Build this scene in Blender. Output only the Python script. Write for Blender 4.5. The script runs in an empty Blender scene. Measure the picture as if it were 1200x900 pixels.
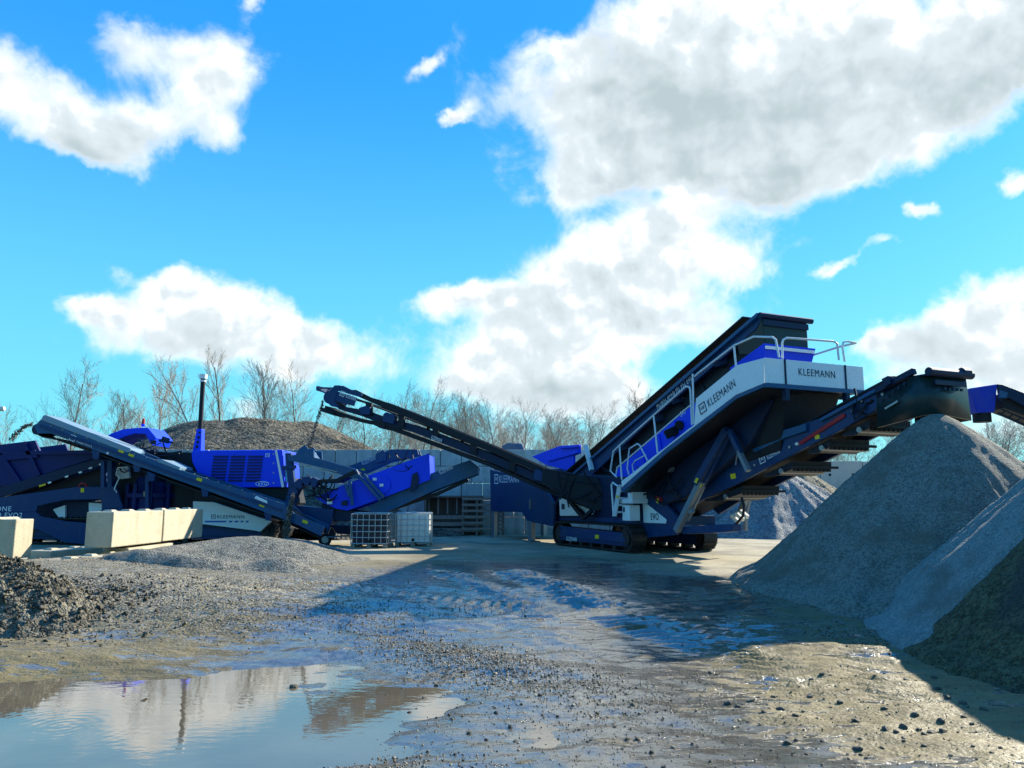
import bpy, math, random
import numpy as np
from mathutils import Vector, Matrix
R = math.radians
random.seed(7); rng = np.random.default_rng(7)
S = bpy.context.scene
COL = S.collection

# ------------------------------------------------------------------ camera
CAM_H = 1.6
PITCH = math.atan(135/900.0)
cd = bpy.data.cameras.new('camera'); cam = bpy.data.objects.new('camera', cd); COL.objects.link(cam)
cam.location = (0, 0, CAM_H); cam.rotation_euler = (R(90)+PITCH, 0, 0)
cd.sensor_width = 36; cd.lens = 36*900/1200.0; cd.clip_start = .05; cd.clip_end = 6000
S.camera = cam
CA, SA = math.cos(PITCH), math.sin(PITCH)
def ray(px, py):                                    # direction of a photo point
    cx, cy = (px-600)/900.0, (450-py)/900.0
    return Vector((cx, CA-cy*SA, SA+cy*CA))
def at(px, py, Y):
    r = ray(px, py); t = Y/r.y
    return Vector((r.x*t, Y, CAM_H+r.z*t))
def gnd(px, py, z=0.0):
    r = ray(px, py); t = (z-CAM_H)/r.z
    return Vector((r.x*t, r.y*t, z))

# ------------------------------------------------------------------ light
SUN_AZ = math.atan2(.78, .63)                       # from +Y towards +X
SUN_EL = R(28)
sv = Vector((math.sin(SUN_AZ)*math.cos(SUN_EL), math.cos(SUN_AZ)*math.cos(SUN_EL), math.sin(SUN_EL)))
sl = bpy.data.lights.new('sun', 'SUN'); so = bpy.data.objects.new('sun', sl); COL.objects.link(so)
sl.energy = 5.0; sl.angle = R(.5); sl.color = (1, .93, .78)
so.rotation_euler = sv.to_track_quat('Z', 'Y').to_euler(); so.location = sv*60
S.view_settings.view_transform = 'Standard'; S.view_settings.look = 'None'
S.view_settings.exposure = 1.25; S.view_settings.gamma = 1; S.view_settings.use_curve_mapping = False

W = bpy.data.worlds.new('World'); S.world = W; W.use_nodes = True
class NT:
    """small node tree writer"""
    def __init__(s, tree): s.t = tree; s.n = tree.nodes; s.l = tree.links
    def set(s, sock, v):
        if v is None: return
        if isinstance(v, bpy.types.NodeSocket): s.l.new(v, sock)
        else:
            if hasattr(sock, 'default_value'):
                try: sock.default_value = v
                except Exception: sock.default_value = (v[0], v[1], v[2], 1) if len(v) == 3 else v
    def node(s, typ, ins=None, **kw):
        n = s.n.new(typ)
        for k, v in kw.items(): setattr(n, k, v)
        for k, v in (ins or {}).items(): s.set(n.inputs[k], v)
        return n
    def m(s, op, a, b=None, c=None, clamp=False):
        n = s.n.new('ShaderNodeMath'); n.operation = op; n.use_clamp = clamp
        for i, v in enumerate((a, b, c)): s.set(n.inputs[i], v)
        return n.outputs[0]
    def mix(s, f, a, b, mode='MIX'):
        n = s.n.new('ShaderNodeMix'); n.data_type = 'RGBA'; n.blend_type = mode
        s.set(n.inputs[0], f); s.set(n.inputs[6], a); s.set(n.inputs[7], b)
        return n.outputs[2]
    def noise(s, vec, scale, detail=4, rough=.55, dist=0, out=0):
        n = s.n.new('ShaderNodeTexNoise'); s.set(n.inputs['Vector'], vec)
        s.set(n.inputs['Scale'], scale); n.inputs['Detail'].default_value = detail
        n.inputs['Roughness'].default_value = rough; n.inputs['Distortion'].default_value = dist
        return n.outputs[out]
    def vor(s, vec, scale, out=0, feature='F1'):
        n = s.n.new('ShaderNodeTexVoronoi'); n.feature = feature; s.set(n.inputs['Vector'], vec); s.set(n.inputs['Scale'], scale)
        return n.outputs[out]
    def sm(s, v, a, b, lo=0., hi=1.):
        n = s.n.new('ShaderNodeMapRange'); n.interpolation_type = 'SMOOTHSTEP'
        for k, x in zip(range(5), (v, a, b, lo, hi)): s.set(n.inputs[k], x)
        return n.outputs[0]
    def bump(s, h, dist=.02, strength=1, normal=None):
        n = s.n.new('ShaderNodeBump'); s.set(n.inputs['Height'], h)
        n.inputs['Distance'].default_value = dist; n.inputs['Strength'].default_value = strength
        if normal is not None: s.set(n.inputs['Normal'], normal)
        return n.outputs[0]

def c3(*c): return (c[0], c[1], c[2], 1)
w = NT(W.node_tree); w.n.clear()
tc = w.node('ShaderNodeTexCoord').outputs['Generated']
sky = w.node('ShaderNodeTexSky', sky_type='NISHITA')
sky.sun_disc = False; sky.sun_elevation = SUN_EL; sky.sun_rotation = SUN_AZ
sky.altitude = 50; sky.air_density = 1.0; sky.dust_density = .6; sky.ozone_density = 2.0
xyz = w.node('ShaderNodeSeparateXYZ', {0: tc})
az = w.m('ARCTAN2', xyz.outputs[0], xyz.outputs[1]); el = w.m('ARCSINE', xyz.outputs[2])
warp = w.node('ShaderNodeSeparateXYZ', {0: w.noise(tc, 7.0, 5, .6, 0, 1)})
warp2 = w.node('ShaderNodeSeparateXYZ', {0: w.noise(tc, 22.0, 4, .6, 0, 1)})
tz_ = w.mix(w.sm(el, R(0), R(36)), c3(.62, 1.0, .92), c3(.24, 1.50, 2.30))
skyc = w.mix(1.0, w.mix(1.0, sky.outputs[0], tz_, 'MULTIPLY'), w.mix(w.sm(el, R(1), R(34)), c3(1.10, 4.45, 5.5), c3(.17, 1.85, 5.6)), 'MIX')
skyc = w.mix(.86, w.mix(1.0, sky.outputs[0], tz_, 'MULTIPLY'), skyc)
azw = w.m('ADD', w.m('MULTIPLY_ADD', w.m('SUBTRACT', warp.outputs[0], .5), .10, az), w.m('MULTIPLY', w.m('SUBTRACT', warp2.outputs[0], .5), .05))
elw = w.m('ADD', w.m('MULTIPLY_ADD', w.m('SUBTRACT', warp.outputs[1], .5), .07, el), w.m('MULTIPLY', w.m('SUBTRACT', warp2.outputs[1], .5), .035))
CLOUDS = [  # where each cloud stands in the sky: photo point, half sizes, tilt, weight, darkness of its underside
 (30,85,85,48,0,1.25,.1),(150,45,75,38,15,1.0,.1),(245,95,62,42,-20,.95,.1),(70,165,120,40,8,1.3,.25),(165,150,110,34,-8,1.0,.3),(265,165,35,22,0,.6,0),(110,185,60,22,0,.7,.35),
 (195,325,52,22,0,1.1,0),(112,360,55,18,0,1.15,.05),(240,372,120,44,8,1.15,.35),(340,395,105,46,10,1.25,.15),(360,425,70,30,0,.8,.1),(200,400,80,22,0,.7,.3),
 (760,262,95,24,-4,1.0,.15),(715,318,110,52,-8,1.25,.35),(845,302,90,32,-4,1.0,.2),(620,350,110,32,-12,1.0,.15),(530,352,50,16,-6,.8,0),(640,405,120,48,-4,1.2,.45),(600,455,110,34,0,1.1,.6),(760,385,90,40,0,1.0,.2),(700,470,90,24,0,.8,.4),(880,330,45,22,0,.55,0),
 (760,30,130,45,0,1.2,.3),(935,85,270,78,4,1.4,1.1),(760,120,200,50,4,1.3,1.2),(1130,95,120,70,-18,1.3,.9),(820,190,190,42,4,1.25,.55),(700,205,75,36,0,1.1,.2),(930,215,100,38,6,1.1,.35),(1040,130,60,50,0,1.0,.5),(940,20,120,50,0,1.1,.0),(1170,30,80,60,0,1.1,.1),(655,48,35,14,-8,.8,.1),(1000,200,30,16,-30,.6,0),
 (1100,400,120,42,-20,1.25,.55),(1190,350,70,32,-15,1.1,.3),(1180,420,90,34,0,1.2,.6),(1030,395,50,22,-10,.95,.2),(1160,470,120,40,0,.9,.25),
 (495,78,32,14,-25,1.0,0),(532,140,24,8,-25,1.0,0),(1080,248,26,11,10,1.0,0),(1025,293,32,10,-20,.95,0),(1185,213,30,14,-25,1.0,0),(985,320,26,9,-20,.85,0),(292,6,28,18,-40,.9,0),
 (640,515,240,24,0,.62,.1),(1100,520,160,22,0,.6,.1),(320,470,100,26,0,.5,.1)]
dens = None; grey = None; tilt = None
for px, py, rx, ry, rot, wt, gr in CLOUDS:
    r = ray(px, py).normalized(); a0, e0 = math.atan2(r.x, r.y), math.asin(r.z)
    k = math.cos(math.atan((px-600)/900.0)); rx2, ry2 = rx/900*k*k, ry/900*k
    ca, sa = math.cos(R(-rot)), math.sin(R(-rot))
    da = w.m('SUBTRACT', azw, a0); de = w.m('SUBTRACT', elw, e0)
    p = w.m('MULTIPLY_ADD', da, ca/rx2, w.m('MULTIPLY', de, sa/rx2))
    q = w.m('MULTIPLY_ADD', da, -sa/ry2, w.m('MULTIPLY', de, ca/ry2))
    d2 = w.m('MULTIPLY_ADD', p, p, w.m('MULTIPLY', q, q))
    g = w.m('POWER', 2.718, w.m('MULTIPLY', d2, -1.18))
    dens = w.m('MULTIPLY', g, wt) if dens is None else w.m('MULTIPLY_ADD', g, wt, dens)
    tq = w.m('MULTIPLY', w.m('MULTIPLY', g, q), wt)
    tilt = tq if tilt is None else w.m('ADD', tilt, tq)
    if gr > 0:                                       # the thick part hangs a little below the middle
        q2 = w.m('ADD', q, .25)
        g2 = w.m('POWER', 2.718, w.m('MULTIPLY', w.m('MULTIPLY_ADD', p, p, w.m('MULTIPLY', q2, q2)), -1.1))
        grey = w.m('MULTIPLY', g2, gr) if grey is None else w.m('MULTIPLY_ADD', g2, gr, grey)
n1 = w.noise(tc, 11, 9, .62, .4); n2 = w.noise(tc, 34, 6, .6)
nb_ = w.noise(tc, 9, 4, .5, .3)                      # puffs, and the same puffs a little higher: their upper edges are bright
nu_ = w.noise(w.node('ShaderNodeVectorMath', {0: tc, 1: (.012, 0, .022)}, operation='ADD').outputs[0], 9, 4, .5, .3)
nv_ = w.noise(tc, 21, 4, .5, .3); nw_ = w.noise(w.node('ShaderNodeVectorMath', {0: tc, 1: (.006, 0, .011)}, operation='ADD').outputs[0], 21, 4, .5, .3)
relief = w.m('ADD', w.m('SUBTRACT', nb_, nu_), w.m('MULTIPLY', w.m('SUBTRACT', nv_, nw_), .55))
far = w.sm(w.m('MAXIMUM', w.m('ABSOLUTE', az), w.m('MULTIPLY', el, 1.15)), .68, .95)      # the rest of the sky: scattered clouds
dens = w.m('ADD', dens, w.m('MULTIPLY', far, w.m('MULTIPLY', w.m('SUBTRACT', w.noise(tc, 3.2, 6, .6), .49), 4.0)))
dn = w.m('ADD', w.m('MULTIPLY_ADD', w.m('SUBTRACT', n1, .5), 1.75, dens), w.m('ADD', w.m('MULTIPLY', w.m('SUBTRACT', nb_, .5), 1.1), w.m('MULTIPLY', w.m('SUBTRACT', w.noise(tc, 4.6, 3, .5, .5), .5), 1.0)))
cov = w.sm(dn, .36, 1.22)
thick = w.sm(dn, .55, 1.5)
shade = w.m('SUBTRACT', w.m('MULTIPLY_ADD', grey, .62, .30), w.m('MULTIPLY', tilt, .30))
shade = w.m('SUBTRACT', shade, w.m('MULTIPLY', relief, 4.2))
shade = w.m('MULTIPLY', w.m('ADD', shade, w.m('MULTIPLY', w.m('SUBTRACT', n2, .5), .25)), thick)
c1_ = w.mix(w.sm(shade, -.12, .62), c3(6.3, 6.5, 6.4), c3(4.2, 4.7, 5.0))
ccol = w.mix(w.sm(shade, .30, 2.1), c1_, c3(2.7, 3.3, 3.5))
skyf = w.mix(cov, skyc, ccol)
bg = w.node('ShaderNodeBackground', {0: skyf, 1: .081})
wo = w.node('ShaderNodeOutputWorld'); w.l.new(bg.outputs[0], wo.inputs[0])
W.cycles.sampling_method = 'MANUAL'; W.cycles.sample_map_resolution = 512

# ------------------------------------------------------------------ materials
def principled(name):
    m = bpy.data.materials.new(name); m.use_nodes = True
    t = NT(m.node_tree); t.n.clear()
    b = t.node('ShaderNodeBsdfPrincipled'); o = t.node('ShaderNodeOutputMaterial'); t.l.new(b.outputs[0], o.inputs[0])
    return m, t, b
def paint(name, col, rough=.4, metal=0., dust=.35, dustcol=(.22, .19, .14), bump=.0, scale=1.0, coat=0.):
    m, t, b = principled(name)
    o = t.node('ShaderNodeTexCoord').outputs['Object']
    n = t.noise(o, 1.7*scale, 6, .65); f = t.noise(o, 28*scale, 5, .6)
    geo = t.node('ShaderNodeSeparateXYZ', {0: t.node('ShaderNodeNewGeometry').outputs['Normal']}).outputs[2]
    d = t.m('MULTIPLY', t.m('ADD', t.sm(n, .42, .72), t.m('MULTIPLY', t.sm(geo, .3, 1.), .5)), t.sm(f, .3, .62))
    streak = t.noise(t.node('ShaderNodeMapping', {0: o, 3: (9*scale, 9*scale, .7*scale)}).outputs[0], 1.0, 4, .6)
    d = t.m('ADD', d, t.m('MULTIPLY', t.sm(streak, .56, .75), .5))
    d = t.m('MULTIPLY', d, dust, clamp=True)
    base = t.mix(t.m('MULTIPLY', t.sm(f, .2, .8), .5), col, tuple(c*.72 for c in col))
    t.set(b.inputs['Base Color'], t.mix(d, base, dustcol))
    t.set(b.inputs['Roughness'], t.m('ADD', t.m('MULTIPLY', d, .4), t.m('MULTIPLY_ADD', n, .2, rough-.1), clamp=True))
    b.inputs['Metallic'].default_value = metal
    b.inputs['Specular IOR Level'].default_value = .22
    if coat: b.inputs['Coat Weight'].default_value = coat
    if bump: t.set(b.inputs['Normal'], t.bump(t.m('ADD', n, t.m('MULTIPLY', f, .3)), bump))
    return m
NAVY = paint('navy_paint', (.0015, .034, .120), .42, 0, .24, (.11, .115, .105))
NAVY2 = paint('dark_navy_paint', (.002, .016, .052), .5, 0, .14, (.05, .06, .07))
TEAL = paint('steel_blue_paint', (.005, .075, .185), .4, 0, .26)
VIVID = paint('ultramarine_paint', (.0, .048, .78), .5, 0, .06, (.05, .11, .26))
DBLUE = paint('deep_blue_paint', (.0, .010, .105), .48, 0, .14, (.05, .055, .08))
GREY = paint('light_grey_paint', (.74, .77, .78), .4, 0, .14, (.35, .33, .28))
RAIL = paint('grey_rail_paint', (.66, .70, .72), .4, 0, .2)
BLACK = paint('black_steel', (.006, .010, .018), .5, 0, .14, (.03, .035, .045))
RUBBER = paint('black_rubber', (.008, .012, .018), .62, 0, .18, (.06, .07, .075))
SHEET = paint('rubber_skirt', (.012, .030, .034), .30, 0, .22, (.07, .09, .075))
STEEL = paint('bare_steel', (.26, .28, .30), .35, .6, .3)
SLEEVE = paint('grey_sleeve', (.17, .22, .26), .4, .2, .3)
TRACKST = paint('track_steel', (.030, .032, .036), .45, .5, .55, (.12, .105, .08))
RED = paint('red_paint', (.33, .006, .018), .4, 0, .15)
YELLOW = paint('yellow_sticker', (.75, .55, .02), .5, 0, .1)
WHITE = paint('white_sticker', (.78, .78, .76), .5, 0, .08)
WHLET = paint('white_lettering', (.75, .80, .84), .5, 0, .05)
DKLET = paint('dark_lettering', (.02, .035, .07), .5, 0, .05)
GALV = paint('galvanised_tube', (.50, .51, .50), .4, .5, .25)
WOOD = paint('weathered_wood', (.16, .13, .095), .8, 0, .4, (.09, .085, .08), .006, 3)
WOODP = paint('grey_wood', (.26, .22, .17), .8, 0, .35, (.12, .11, .10), .006, 3)
IBCW = paint('milky_plastic', (.62, .64, .60), .35, 0, .35, (.40, .38, .30))
IBCD = paint('dark_plastic', (.012, .016, .03), .3, 0, .25, (.08, .08, .08))
BULB = paint('red_beacon', (.45, .02, .015), .3, 0, 0)
ORANGE = paint('orange_paint', (.55, .12, .02), .4, 0, .1)

def concrete(name, c0, c1, scale=1.0, dirt=.5):
    m, t, b = principled(name)
    o = t.node('ShaderNodeTexCoord').outputs['Object']
    n = t.noise(o, .9*scale, 6, .65); f = t.noise(o, 14*scale, 8, .65)
    st = t.noise(t.node('ShaderNodeMapping', {0: o, 3: (3*scale, 3*scale, .35*scale)}).outputs[0], 1, 5, .6)
    col = t.mix(t.sm(n, .3, .7), c0, c1)
    col = t.mix(t.m('MULTIPLY', t.sm(st, .5, .75), dirt), col, tuple(x*.45 for x in c0))
    col = t.mix(t.m('MULTIPLY', t.sm(f, .35, .7), .35), col, tuple(x*.7 for x in c1))
    pt = t.noise(o, 2.6*scale, 7, .7)
    col = t.mix(t.m('MULTIPLY', t.sm(pt, .54, .66), .5*dirt), col, tuple(x*.4 for x in c0))
    rnd = t.node('ShaderNodeNewGeometry').outputs['Random Per Island']
    col = t.mix(t.m('MULTIPLY', rnd, .42), col, tuple(x*.5 for x in c0))
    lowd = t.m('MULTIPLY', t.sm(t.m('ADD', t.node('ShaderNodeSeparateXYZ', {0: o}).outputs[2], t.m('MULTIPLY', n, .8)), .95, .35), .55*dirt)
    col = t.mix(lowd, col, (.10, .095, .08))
    t.set(b.inputs['Base Color'], col); b.inputs['Roughness'].default_value = .85
    t.set(b.inputs['Normal'], t.bump(t.m('ADD', f, t.m('MULTIPLY', t.vor(o, 40*scale), .4)), .012))
    return m
CONC = concrete('pale_concrete', (.40, .35, .235), (.50, .44, .31), 1.2, .55)
CONCW = concrete('grey_concrete', (.36, .365, .35), (.55, .55, .51), .9, .8)
CONCR = concrete('retaining_concrete', (.36, .35, .31), (.43, .41, .36), .6, .5)

def gravel(name, dark, light, scale, bump=.03, patch=None, rough=.9, dist=0):
    m, t, b = principled(name)
    o = t.node('ShaderNodeTexCoord').outputs['Object']
    v = t.vor(o, scale, 1); vd = t.vor(o, scale, 0); v2 = t.vor(o, scale*2.7, 1); v2d = t.vor(o, scale*2.7, 0)
    n = t.noise(o, .7, 5, .6); n2 = t.noise(o, 3.2, 6, .62)
    val = t.m('ADD', t.m('MULTIPLY', t.node('ShaderNodeSeparateXYZ', {0: v}).outputs[0], .55), t.m('MULTIPLY', t.node('ShaderNodeSeparateXYZ', {0: v2}).outputs[1], .45))
    val = t.m('ADD', val, t.m('MULTIPLY', t.m('SUBTRACT', n2, .5), .9))
    col = t.mix(t.sm(val, .05, .95), dark, light)
    if patch: col = t.mix(t.m('MULTIPLY', t.sm(n, .50, .66), .75), col, patch)
    t.set(b.inputs['Base Color'], col); b.inputs['Roughness'].default_value = rough
    b.inputs['Specular IOR Level'].default_value = .12
    h = t.m('ADD', t.m('MULTIPLY', vd, -1.), t.m('MULTIPLY', v2d, -.5)); h = t.m('ADD', h, t.m('MULTIPLY', n2, 1.5))
    t.set(b.inputs['Normal'], t.bump(h, bump))
    return m
SANDPILE = gravel('grey_sand', (.115, .12, .10), (.27, .26, .215), 30, .03, (.15, .125, .09))
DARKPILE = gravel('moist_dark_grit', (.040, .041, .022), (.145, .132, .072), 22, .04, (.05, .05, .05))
GRAVELM = gravel('grey_gravel', (.075, .073, .062), (.33, .31, .25), 24, .035)
RUBBLEM = gravel('dark_rubble', (.04, .037, .030), (.21, .19, .14), 12, .07)
HILLM = gravel('brown_gravel', (.035, .033, .025), (.19, .17, .125), 5, .12)
FARGRAV = gravel('pale_gravel', (.12, .13, .14), (.36, .36, .33), 14, .06)
PALEG = gravel('white_gravel', (.40, .42, .42), (.6, .6, .58), 14, .04)
STONEM = gravel('stone', (.045, .042, .038), (.20, .185, .155), 9, .01, None, .5)
_t = NT(STONEM.node_tree); _p = [n for n in STONEM.node_tree.nodes if n.type == 'BSDF_PRINCIPLED'][0]
_l = _p.inputs['Base Color'].links[0].from_socket
_t.set(_p.inputs['Base Color'], _t.mix(_t.m('MULTIPLY', _t.node('ShaderNodeObjectInfo').outputs['Random'], .55), _l, c3(.22, .19, .14)))
BARKM = paint('bark', (.10, .078, .055), .9, 0, .5, (.16, .14, .11), 0, 4)
TWIGM = paint('twigs', (.30, .26, .21), .9, 0, .3, (.34, .31, .27), 0, 4)
BIRCHM = paint('pale_bark', (.40, .38, .34), .9, 0, .5, (.10, .09, .08), 0, 3)

# ------------------------------------------------------------------ mesh writer
OFF = {}
class Frame:
    """upright working plane: s runs along it, k away from the camera side, z up"""
    def __init__(f, O, th):
        f.O = Vector((O[0], O[1])); f.d = Vector((math.cos(th), math.sin(th))); f.n = Vector((-math.sin(th), math.cos(th)))
    def w(f, s, k, z):
        p = f.O+f.d*s+f.n*k; return Vector((p.x, p.y, z))
    def sz(f, px, py, k):
        r = ray(px, py); r2 = Vector((r.x, r.y)); t = (f.O.dot(f.n)+k)/r2.dot(f.n)
        return ((r2*t-f.O).dot(f.d), CAM_H+r.z*t)
    def kz(f, px, py, s):
        r = ray(px, py); r2 = Vector((r.x, r.y)); t = (f.O.dot(f.d)+s)/r2.dot(f.d)
        return ((r2*t-f.O).dot(f.n), CAM_H+r.z*t)
    def tr(f, pts, k): return [f.sz(x, y, k) for x, y in pts]
    def p(f, px, py, k):
        s, z = f.sz(px, py, k); return f.w(s, k, z)
class MB:
    def __init__(m): m.v = []; m.f = []; m.st = []
    def add(m, vs, fs):
        b = len(m.v); m.st.append(b); m.v += [tuple(v) for v in vs]; m.f += [tuple(i+b for i in f) for f in fs]; return m
    def hexa(m, a, b): # two matching quads
        return m.add(list(a)+list(b), [(3,2,1,0),(4,5,6,7),(0,1,5,4),(1,2,6,5),(2,3,7,6),(3,0,4,7)])
    def prism(m, fr, pts, k0, k1):
        n = len(pts)
        ar = sum(pts[i][0]*pts[(i+1) % n][1]-pts[(i+1) % n][0]*pts[i][1] for i in range(n))
        if ar < 0: pts = pts[::-1]
        if k1 < k0: k0, k1 = k1, k0
        vs = [fr.w(s, k0, z) for s, z in pts]+[fr.w(s, k1, z) for s, z in pts]
        fs = [tuple(range(n)), tuple(range(2*n-1, n-1, -1))]+[(i, i+n, (i+1) % n+n, (i+1) % n) for i in range(n)]
        return m.add(vs, fs)
    def px(m, fr, pts, k0, k1): return m.prism(fr, fr.tr(pts, k0), k0, k1)
    def box(m, fr, s0, s1, k0, k1, z0, z1): return m.prism(fr, [(s0, z0), (s1, z0), (s1, z1), (s0, z1)], k0, k1)
    def beam(m, a, b, wd, ht, up=Vector((0, 0, 1)), wd1=None, ht1=None):
        a, b = Vector(a), Vector(b); d = (b-a).normalized(); s = d.cross(up)
        if s.length < 1e-4: s = d.cross(Vector((0, 1, 0)))
        s.normalize(); u = s.cross(d)
        q = lambda c, W_, H_: [c-s*W_/2-u*H_/2, c+s*W_/2-u*H_/2, c+s*W_/2+u*H_/2, c-s*W_/2+u*H_/2]
        return m.hexa(q(a, wd, ht), q(b, wd1 or wd, ht1 or ht))
    def tube(m, pts, r, n=7, r1=None, cap=True):
        pts = [Vector(p) for p in pts]; N = len(pts); vs = []; fs = []; prev = None
        for i, p in enumerate(pts):
            t = (pts[min(i+1, N-1)]-pts[max(i-1, 0)]).normalized()
            if prev is None:
                u = t.orthogonal().normalized()
            else:
                u = prev-t*prev.dot(t)
                u = u.normalized() if u.length > 1e-5 else t.orthogonal().normalized()
            prev = u; v = t.cross(u); rr = r if r1 is None else r+(r1-r)*i/max(N-1, 1)
            vs += [p+(u*math.cos(2*math.pi*j/n)+v*math.sin(2*math.pi*j/n))*rr for j in range(n)]
        for i in range(N-1):
            for j in range(n): fs.append((i*n+j, i*n+(j+1) % n, (i+1)*n+(j+1) % n, (i+1)*n+j))
        if cap: fs += [tuple(range(n-1, -1, -1)), tuple(range((N-1)*n, N*n))]
        return m.add(vs, fs)
    def cyl(m, a, b, r, n=16, r1=None): return m.tube([a, b], r, n, r1)
    def each(m, name, mat, parent=None, **kw):
        """one object for each shape collected"""
        st = m.st+[len(m.v)]; out = []
        for a, b_ in zip(st[:-1], st[1:]):
            q = MB(); q.v = m.v[a:b_]; q.f = [tuple(i-a for i in f) for f in m.f if a <= f[0] < b_]; out.append(q.build(name, mat, parent, **kw))
        return out
    def build(m, name, mat, parent=None, bevel=0, smooth=False, kind=None):
        off = OFF.get(parent.name, Vector((0, 0, 0))) if parent else Vector((0, 0, 0))
        me = bpy.data.meshes.new(name); me.from_pydata([(v[0]-off.x, v[1]-off.y, v[2]-off.z) for v in m.v], [], m.f); me.update()
        if smooth:
            me.polygons.foreach_set('use_smooth', [True]*len(me.polygons))
            try: me.set_sharp_from_angle(angle=R(40))
            except Exception: pass
        o = bpy.data.objects.new(name, me); COL.objects.link(o); me.materials.append(mat)
        if parent: o.parent = parent; OFF[o.name] = off
        if bevel:
            bm_ = o.modifiers.new('edge', 'BEVEL'); bm_.width = bevel; bm_.segments = 2; bm_.limit_method = 'ANGLE'; bm_.angle_limit = R(50)
        if kind: o['kind'] = kind
        return o
def tag(o, label, cat, group=None, kind=None):
    if label: o['label'] = label
    if cat: o['category'] = cat
    if group: o['group'] = group
    if kind: o['kind'] = kind
    return o
def root(name, loc, label, cat, group=None):
    o = bpy.data.objects.new(name, None); COL.objects.link(o); o.location = loc; o.empty_display_size = .3
    OFF[o.name] = Vector(loc); return tag(o, label, cat, group)
_glyph = {}
def glyphs(body, bold=.005):
    if body not in _glyph:
        cu = bpy.data.curves.new('lettering', 'FONT'); cu.body = body; cu.offset = bold if 'M' not in body else 0; cu.extrude = .02; cu.resolution_u = 3; cu.space_character = 1.14
        o = bpy.data.objects.new('lettering', cu); COL.objects.link(o)
        me = bpy.data.meshes.new_from_object(o)
        v = np.array([x.co[:] for x in me.vertices]); fs = [tuple(p.vertices) for p in me.polygons]
        bpy.data.objects.remove(o); bpy.data.meshes.remove(me)
        v[:, 0] -= v[:, 0].min(); v[:, 0] /= v[:, 0].max(); v[:, 1] -= v[:, 1].min(); v[:, 1] /= v[:, 1].max()
        v[:, 2] = (v[:, 2] > 0)*1.0
        _glyph[body] = (v, fs)
    return _glyph[body]
def letter(mb, body, o, right, up, proud=.004):
    v, fs = glyphs(body); o, right, up = Vector(o), Vector(right), Vector(up); nn = right.cross(up).normalized()
    mb.add([o+right*a+up*b+nn*(proud if c > .5 else .0015) for a, b, c in v], fs); return mb
def emblem(mb, o, right, up):
    o, right, up = Vector(o), Vector(right), Vector(up); nn = right.cross(up).normalized()*.004
    q = lambda x0, y0, x1, y1: mb.hexa([o+right*x+up*y for x, y in ((x0,y0),(x1,y0),(x1,y1),(x0,y1))], [o+right*x+up*y+nn for x, y in ((x0,y0),(x1,y0),(x1,y1),(x0,y1))])
    q(0,0,1,.1); q(0,.9,1,1); q(0,.1,.1,.9); q(.9,.1,1,.9)
    letter(mb, 'W', o+right*.2+up*.3, right*.6, up*.42)
def sign(fr, k, a, b, hgt, body, mat, parent, name='lettering', logo=False, updir=None):
    """lettering from photo point a to b along the plane k of a frame"""
    A, B = fr.p(a[0], a[1], k), fr.p(b[0], b[1], k); r = B-A; nn = Vector((-fr.n.x, -fr.n.y, 0))
    u = nn.cross(r).normalized()*hgt; m = MB(); o = A+nn*.003
    if logo:
        L = r.normalized()*hgt*1.35
        emblem(m, o-u*.18, L, u*1.35)
        o = o+L*1.35; r = r-L*1.35
    letter(m, body, o, r, u)
    return m.build(name, mat, parent)

# ------------------------------------------------------------------ height noise
_perm = rng.random((256, 256))
def vnoise(x, y):
    xi, yi = np.floor(x).astype(int), np.floor(y).astype(int); xf, yf = x-xi, y-yi
    u, v = xf*xf*(3-2*xf), yf*yf*(3-2*yf)
    g = lambda a, b: _perm[a & 255, b & 255]
    return (g(xi, yi)*(1-u)+g(xi+1, yi)*u)*(1-v)+(g(xi, yi+1)*(1-u)+g(xi+1, yi+1)*u)*v
def fbm(x, y, s, o=5, gain=.5):
    r = 0; a = 1; t = 0
    for i in range(o):
        r = r+a*vnoise(x*s+17.3*i, y*s+9.1*i); t += a; a *= gain; s *= 2.03
    return r/t-.5
def sst(x, a, b):
    t = np.clip((x-a)/(b-a), 0, 1); return t*t*(3-2*t)
def bumpg(x, y, cx, cy, rx, ry, rot=0):
    c, s = math.cos(rot), math.sin(rot); dx, dy = x-cx, y-cy
    return np.exp(-(((dx*c+dy*s)/rx)**2+((-dx*s+dy*c)/ry)**2))
WATER_Z = -.335
LANES = [(-.2, 18.6, 2.75, 9.6, .5, 1), (-1.7, 18.6, .9, 11.4, .45, .6), (3.75, 12.4, 2.95, 7.2, .42, .55), (5.0, 10.8, 3.6, 6.6, .35, .35), (-4.5, 15.0, .8, 12.2, .4, .6), (-7.5, 15.4, -3.2, 12.4, .4, .7)]
def treads(x, y):
    """tyre marks of the wheel loaders: ridges across straight lanes"""
    z = 0*x
    for x0, y0, x1, y1, wd, am in LANES:
        L = math.hypot(x1-x0, y1-y0); ux, uy = (x1-x0)/L, (y1-y0)/L; u = (x-x0)*ux+(y-y0)*uy; v = -(x-x0)*uy+(y-y0)*ux
        v = v+.35*np.sin(u/L*math.pi); lane = np.exp(-(v/wd)**4)*sst(u, 0, 1.2)*(1-sst(u, L-1.2, L))*am
        ph = u/.23+np.abs(v)*1.6+fbm(x, y, 1.5, 3)*.9
        z = z+lane*(.040*np.clip(np.sin(2*math.pi*ph)*1.4, -.7, 1)*(.35+1.3*vnoise(x*2.1, y*2.1))-.016)
    return z
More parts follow.
